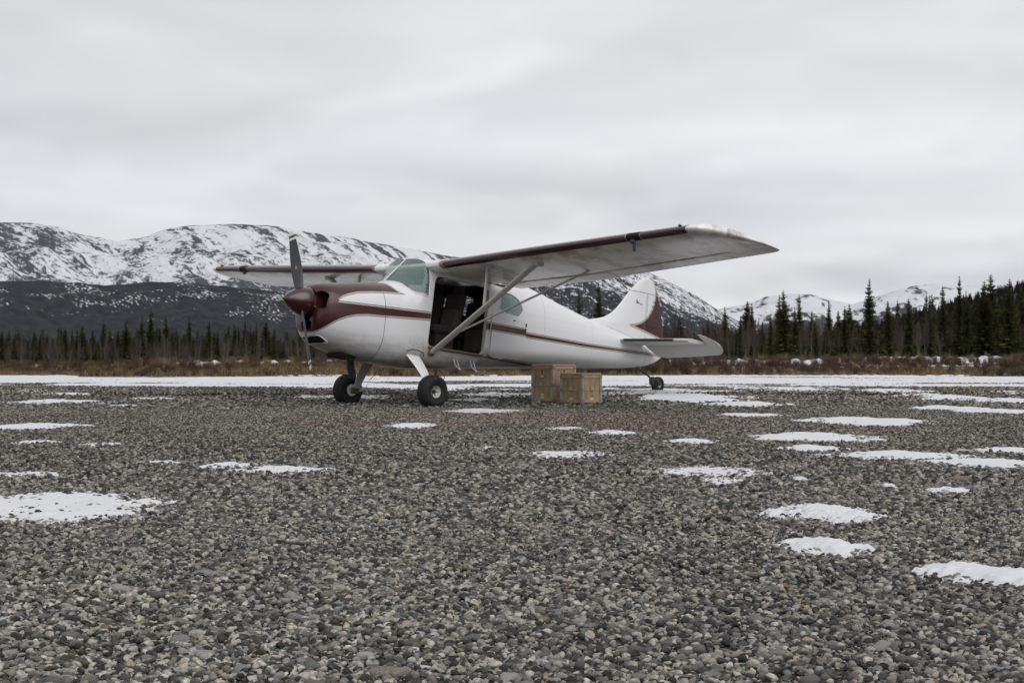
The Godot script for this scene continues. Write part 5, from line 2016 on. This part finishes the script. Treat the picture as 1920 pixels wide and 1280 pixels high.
func plants() -> void:
	snow_bank("low ridge of old snow behind the dry grass left of the propeller", -16.5, -6.5, 71.0, .36, 1.8)
	snow_bank("low ridge of old snow in the scrub below the right treeline", 17.0, 28.0, 84.0, .36, 2.2)
	snow_bank("short ridge of old snow in the scrub right of the tailplane", 8.5, 15.5, 73.0, .30, 1.6)
	for k in 5: spruces.append(make_spruce(700 + k, [.02, -.015, .0, .01, -.03][k], [1.0, .85, 1.1, .95, 1.2][k]))
	spruce("short pointed spruce, first from the left in the row right of the tail", 20.5, -148.5, 5.1, 1.00)
	spruce("short slender spruce, second from the left in the row right of the tail", 19.2, -129.6, 3.7, 0.80)
	spruce("medium high broad spruce, third from the left in the row right of the tail", 22.5, -148.8, 5.6, 1.25)
	spruce("medium high slender spruce, fourth from the left in the row right of the tail", 21.3, -137.2, 5.1, 0.80)
	spruce("short slender spruce, fifth from the left in the row right of the tail", 22.1, -136.4, 3.5, 0.80)
	spruce("short slender spruce, sixth from the left in the row right of the tail", 19.2, -114.7, 3.4, 0.80)
	spruce("medium high pointed spruce, seventh from the left in the row right of the tail", 25.7, -148.9, 6.2, 1.00)
	spruce("tall broad spruce, eighth from the left in the row right of the tail", 18.6, -105.3, 4.8, 1.25)
	spruce("short pointed spruce, ninth from the left in the row right of the tail", 21.3, -116.4, 3.9, 1.00)
	spruce("medium high slender spruce, tenth from the left in the row right of the tail", 23.2, -124.6, 5.3, 0.80)
	spruce("short pointed spruce, eleventh from the left in the row right of the tail", 27.2, -140.1, 4.4, 1.00)
	spruce("short slender spruce, twelfth from the left in the row right of the tail", 22.4, -113.9, 3.0, 0.80)
	spruce("medium high slender spruce, thirteenth from the left in the row right of the tail", 29.5, -143.8, 5.4, 0.80)
	spruce("short pointed spruce, fourteenth from the left in the row right of the tail", 31.6, -149.3, 4.6, 1.00)
	spruce("medium high slender spruce, fifteenth from the left in the row right of the tail", 24.2, -112.4, 3.9, 0.90)
	spruce("medium high broad spruce, sixteenth from the left in the row right of the tail", 28.8, -131.9, 4.7, 1.60)
	spruce("tall pointed spruce, seventeenth from the left in the row right of the tail", 25.3, -109.6, 5.8, 1.00)
	spruce("medium high slender spruce, eighteenth from the left in the row right of the tail", 26.1, -107.0, 4.1, 0.90)
	spruce("medium high slender spruce, nineteenth from the left in the row right of the tail", 36.9, -148.0, 5.6, 0.80)
	spruce("medium high slender spruce, twentieth from the left in the row right of the tail", 32.1, -124.6, 4.9, 0.90)
	spruce("medium high slender spruce, twenty-first from the left in the row right of the tail", 39.5, -147.7, 6.2, 0.90)
	spruce("medium high slender spruce, twenty-second from the left in the row right of the tail", 38.0, -140.4, 5.8, 0.90)
	spruce("medium high pointed spruce, twenty-third from the left in the row right of the tail", 39.2, -144.0, 6.0, 1.10)
	spruce("tall slender spruce, twenty-fourth from the left in the row right of the tail", 31.5, -112.8, 5.4, 0.90)
	spruce("tall slender spruce, twenty-fifth from the left in the row right of the tail", 32.5, -112.2, 6.1, 0.75)
	spruce("medium high slender spruce, twenty-sixth from the left in the row right of the tail", 33.1, -112.6, 5.0, 0.80)
	spruce("tall broad spruce, twenty-seventh from the left in the row right of the tail", 33.6, -109.9, 5.6, 1.50)
	spruce("tall broad spruce, twenty-eighth from the left in the row right of the tail", 36.0, -116.3, 6.4, 1.60)
	spruce("tall broad spruce, twenty-ninth from the left in the row right of the tail", 34.1, -106.3, 5.6, 1.30)
	spruce("tall pointed spruce, thirtieth from the left in the row right of the tail", 37.0, -112.1, 5.5, 1.10)
	spruce("tall slender spruce, first from the left in the gap round the tail fin", 7.5, -171.8, 7.7, 0.80)
	spruce("tall slender spruce, second from the left in the gap round the tail fin", 9.7, -171.0, 8.7, 0.90)
	spruce("medium high slender spruce, third from the left in the gap round the tail fin", 17.4, -175.5, 4.0, 0.90)
	spruce("medium high slender spruce, fourth from the left in the gap round the tail fin", 17.5, -166.1, 3.9, 0.90)
	spruce("short slender spruce, fifth from the left in the gap round the tail fin", 20.8, -176.0, 3.3, 0.80)
	spruce("medium high pointed spruce, sixth from the left in the gap round the tail fin", 21.0, -165.9, 4.4, 1.00)
	spruce("short slender spruce, seventh from the left in the gap round the tail fin", 23.0, -175.0, 3.8, 0.80)
	spruce("short pointed spruce, first from the left edge in the row left of the propeller", -57.0, -174.5, 3.3, 1.10)
	spruce("short slender spruce, second from the left edge in the row left of the propeller", -47.1, -148.1, 2.6, 0.90)
	spruce("medium high broad spruce, third from the left edge in the row left of the propeller", -48.5, -156.9, 3.7, 1.20)
	spruce("short pointed spruce, fourth from the left edge in the row left of the propeller", -49.7, -162.6, 3.1, 1.00)
	spruce("short pointed spruce, fifth from the left edge in the row left of the propeller", -51.2, -170.9, 2.9, 1.00)
	spruce("medium high pointed spruce, sixth from the left edge in the row left of the propeller", -44.4, -151.4, 3.7, 1.10)
	spruce("medium high slender spruce, seventh from the left edge in the row left of the propeller", -47.0, -165.0, 4.0, 0.80)
	spruce("medium high broad spruce, eighth from the left edge in the row left of the propeller", -46.8, -168.1, 4.3, 1.20)
	spruce("medium high slender spruce, ninth from the left edge in the row left of the propeller", -48.9, -180.3, 4.1, 0.90)
	spruce("tall pointed spruce, tenth from the left edge in the row left of the propeller", -41.3, -156.3, 4.7, 1.10)
	spruce("short slender spruce, eleventh from the left edge in the row left of the propeller", -43.5, -168.7, 3.3, 0.90)
	spruce("tall broad spruce, twelfth from the left edge in the row left of the propeller", -37.1, -148.6, 4.4, 1.20)
	spruce("short slender spruce, thirteenth from the left edge in the row left of the propeller", -39.6, -162.4, 3.4, 0.90)
	spruce("tall pointed spruce, fourteenth from the left edge in the row left of the propeller", -35.5, -148.2, 4.7, 1.10)
	spruce("tall pointed spruce, fifteenth from the left edge in the row left of the propeller", -42.4, -181.3, 6.5, 1.10)
	spruce("medium high pointed spruce, sixteenth from the left edge in the row left of the propeller", -36.4, -159.4, 3.9, 1.00)
	spruce("tall pointed spruce, seventeenth from the left edge in the row left of the propeller", -39.7, -177.4, 5.5, 1.10)
	spruce("short slender spruce, eighteenth from the left edge in the row left of the propeller", -34.4, -158.8, 3.4, 0.90)
	spruce("tall pointed spruce, nineteenth from the left edge in the row left of the propeller", -37.8, -180.7, 5.6, 1.00)
	spruce("medium high slender spruce, twentieth from the left edge in the row left of the propeller", -32.1, -158.2, 3.7, 0.90)
	spruce("medium high slender spruce, twenty-first from the left edge in the row left of the propeller", -30.4, -154.9, 4.3, 0.90)
	spruce("short slender spruce, twenty-second from the left edge in the row left of the propeller", -31.5, -165.7, 3.6, 0.90)
	spruce("medium high slender spruce, twenty-third from the left edge in the row left of the propeller", -33.0, -178.0, 4.2, 0.80)
	spruce("medium high slender spruce, twenty-fourth from the left edge in the row left of the propeller", -32.1, -178.7, 4.6, 0.90)
	spruce("tall slender spruce, twenty-fifth from the left edge in the row left of the propeller", -28.8, -166.8, 4.8, 0.90)
	spruce("tall slender spruce, twenty-sixth from the left edge in the row left of the propeller", -23.8, -143.8, 4.0, 0.80)
	spruce("medium high broad spruce, twenty-seventh from the left edge in the row left of the propeller", -26.6, -166.9, 4.5, 1.50)
	spruce("medium high slender spruce, twenty-eighth from the left edge in the row left of the propeller", -23.3, -151.0, 3.5, 0.90)
	spruce("short slender spruce, twenty-ninth from the left edge in the row left of the propeller", -25.1, -173.0, 3.7, 0.90)
	spruce("medium high slender spruce, thirtieth from the left edge in the row left of the propeller", -24.7, -180.3, 4.2, 0.80)
	rng.seed = 4242
	var crowns := []
	var fillers := []
	for k in 5: crowns.append((spruces[k].get_node("crown") as MeshInstance3D).mesh)
	for k in 2700:
		var d := rng.randf_range(165, 330)
		var be := rng.randf_range(-.42, .46)
		if be > -.02 and k % 2 == 0: continue
		if be > -.02: d = rng.randf_range(140, 300)
		var h := rng.randf_range(1.8, 3.7) * (1.18 if be < -.05 else 1.0)
		if be > .0: h *= 1.12
		var x := be * d
		var w := h * rng.randf_range(.8, 1.3)
		fillers.append([k % 5, Transform3D(Basis(Vector3.UP, rng.randf() * TAU) * Basis().scaled(Vector3(w, h, w)), Vector3(x, gnd(x, -d), -d)), Color.WHITE * rng.randf_range(.7, 1.2)])
	scatter("forest", crowns, fillers, "dense dark spruce wood behind the front row of trees", "wood")
	var slope := []
	for k in 1700:
		var d := rng.randf_range(380, 990)
		var be := rng.randf_range(.20, .46)
		var t := (d - 330.0) / 620.0
		var top := lin(crest([[1480, 676], [1560, 660], [1640, 640], [1690, 618], [1740, 602], [1790, 588], [1840, 574], [1880, 564], [1920, 554], [2000, 536], [2300, 490]]), be) * 950.0
		var y := top * lin([Vector2(0, 0), Vector2(.4, .38), Vector2(.8, .82), Vector2(1.0, 1.0), Vector2(1.18, 1.0)], t) + 3.0
		var h := rng.randf_range(4.5, 8.5)
		slope.append([k % 5, Transform3D(Basis(Vector3.UP, rng.randf() * TAU) * Basis().scaled(Vector3(h * 1.2, h, h * 1.2)), Vector3(be * d, y, -d)), Color(1.0, 1.03, 1.1) * rng.randf_range(.55, .95)])
	scatter("forest", crowns, slope, "spruce forest covering the slope at the right edge", "wood")
	var bare := []
	for k in 5: bare.append(bare_mesh(800 + k))
	var bt := []
	for k in 950:
		var d := rng.randf_range(108, 200)
		var be := rng.randf_range(-.40, .44)
		var x := be * d
		var h := rng.randf_range(1.5, 3.1) * (1.0 if be < 0 else 1.3)
		bt.append([k % 5, Transform3D(Basis(Vector3.UP, rng.randf() * TAU) * Basis().scaled(Vector3(h, h, h)), Vector3(x, gnd(x, -d), -d)), Color.WHITE * rng.randf_range(.6, 1.1)])
	scatter("woods", bare, bt, "leafless grey birches and aspens between the spruces", "wood")
	var br := []
	for k in 4: br.append(shrub_mesh(820 + k, [Color(.085, .058, .046), Color(.115, .082, .056), Color(.075, .053, .043), Color(.19, .14, .082)][k], 60, [.6, .8, .7, .6][k]))
	var spots := []
	var pn := noise(830, .08, 3)
	for k in 4200:
		var d := 52.0 + 42.0 * pow(rng.randf(), 1.5)
		var be := rng.randf_range(-.42, .44)
		var x := be * d
		var q := pn.get_noise_2d(x, d * 1.5)
		if q < -.02 and rng.randf() < .75: continue
		var h := rng.randf_range(.16, .34) * (1.0 + 1.3 * maxf(q, 0))
		spots.append([(0 if q > .2 else rng.randi() % 4), Transform3D(Basis(Vector3.UP, rng.randf() * TAU) * Basis().scaled(Vector3(h * 1.3, h, h * 1.3)), Vector3(x, gnd(x, -d), -d)), Color.WHITE * rng.randf_range(.7, 1.25)])
	for k in 380:
		var x := rng.randf_range(-17, -7) if k % 2 == 0 else rng.randf_range(8, 28)
		var d := rng.randf_range(66, 73.5) if x < 0 else rng.randf_range(70, 87)
		var h := rng.randf_range(.22, .55)
		spots.append([rng.randi() % 4, Transform3D(Basis(Vector3.UP, rng.randf() * TAU) * Basis().scaled(Vector3(h, h, h)), Vector3(x, gnd(x, -d), -d)), Color.WHITE * rng.randf_range(.8, 1.3)])
	scatter("undergrowth", br, spots, "leafless reddish brown scrub along the edge of the airstrip", "scrub")
	var gr := []
	for k in 3: gr.append(grass_mesh(840 + k))
	spots = []
	for k in 6800:
		var d := 51.0 + 12.0 * pow(rng.randf(), 1.3)
		var be := rng.randf_range(-.42, .44)
		if rng.randf() < .22:
			be = rng.randf_range(-.19, -.06)
			d = rng.randf_range(53, 70)
		var x := be * d
		var q := pn.get_noise_2d(x + 90.0, d)
		if q < -.05 and rng.randf() < .7: continue
		var h := rng.randf_range(.12, .30)
		if be < -.06 and be > -.19: h *= 1.25
		spots.append([k % 3, Transform3D(Basis(Vector3.UP, rng.randf() * TAU) * Basis().scaled(Vector3(h, h, h)), Vector3(x, gnd(x, -d), -d)), Color.WHITE * rng.randf_range(.75, 1.2)])
	scatter("grass", gr, spots, "dry tan grass along the far edge of the airstrip", "grass")
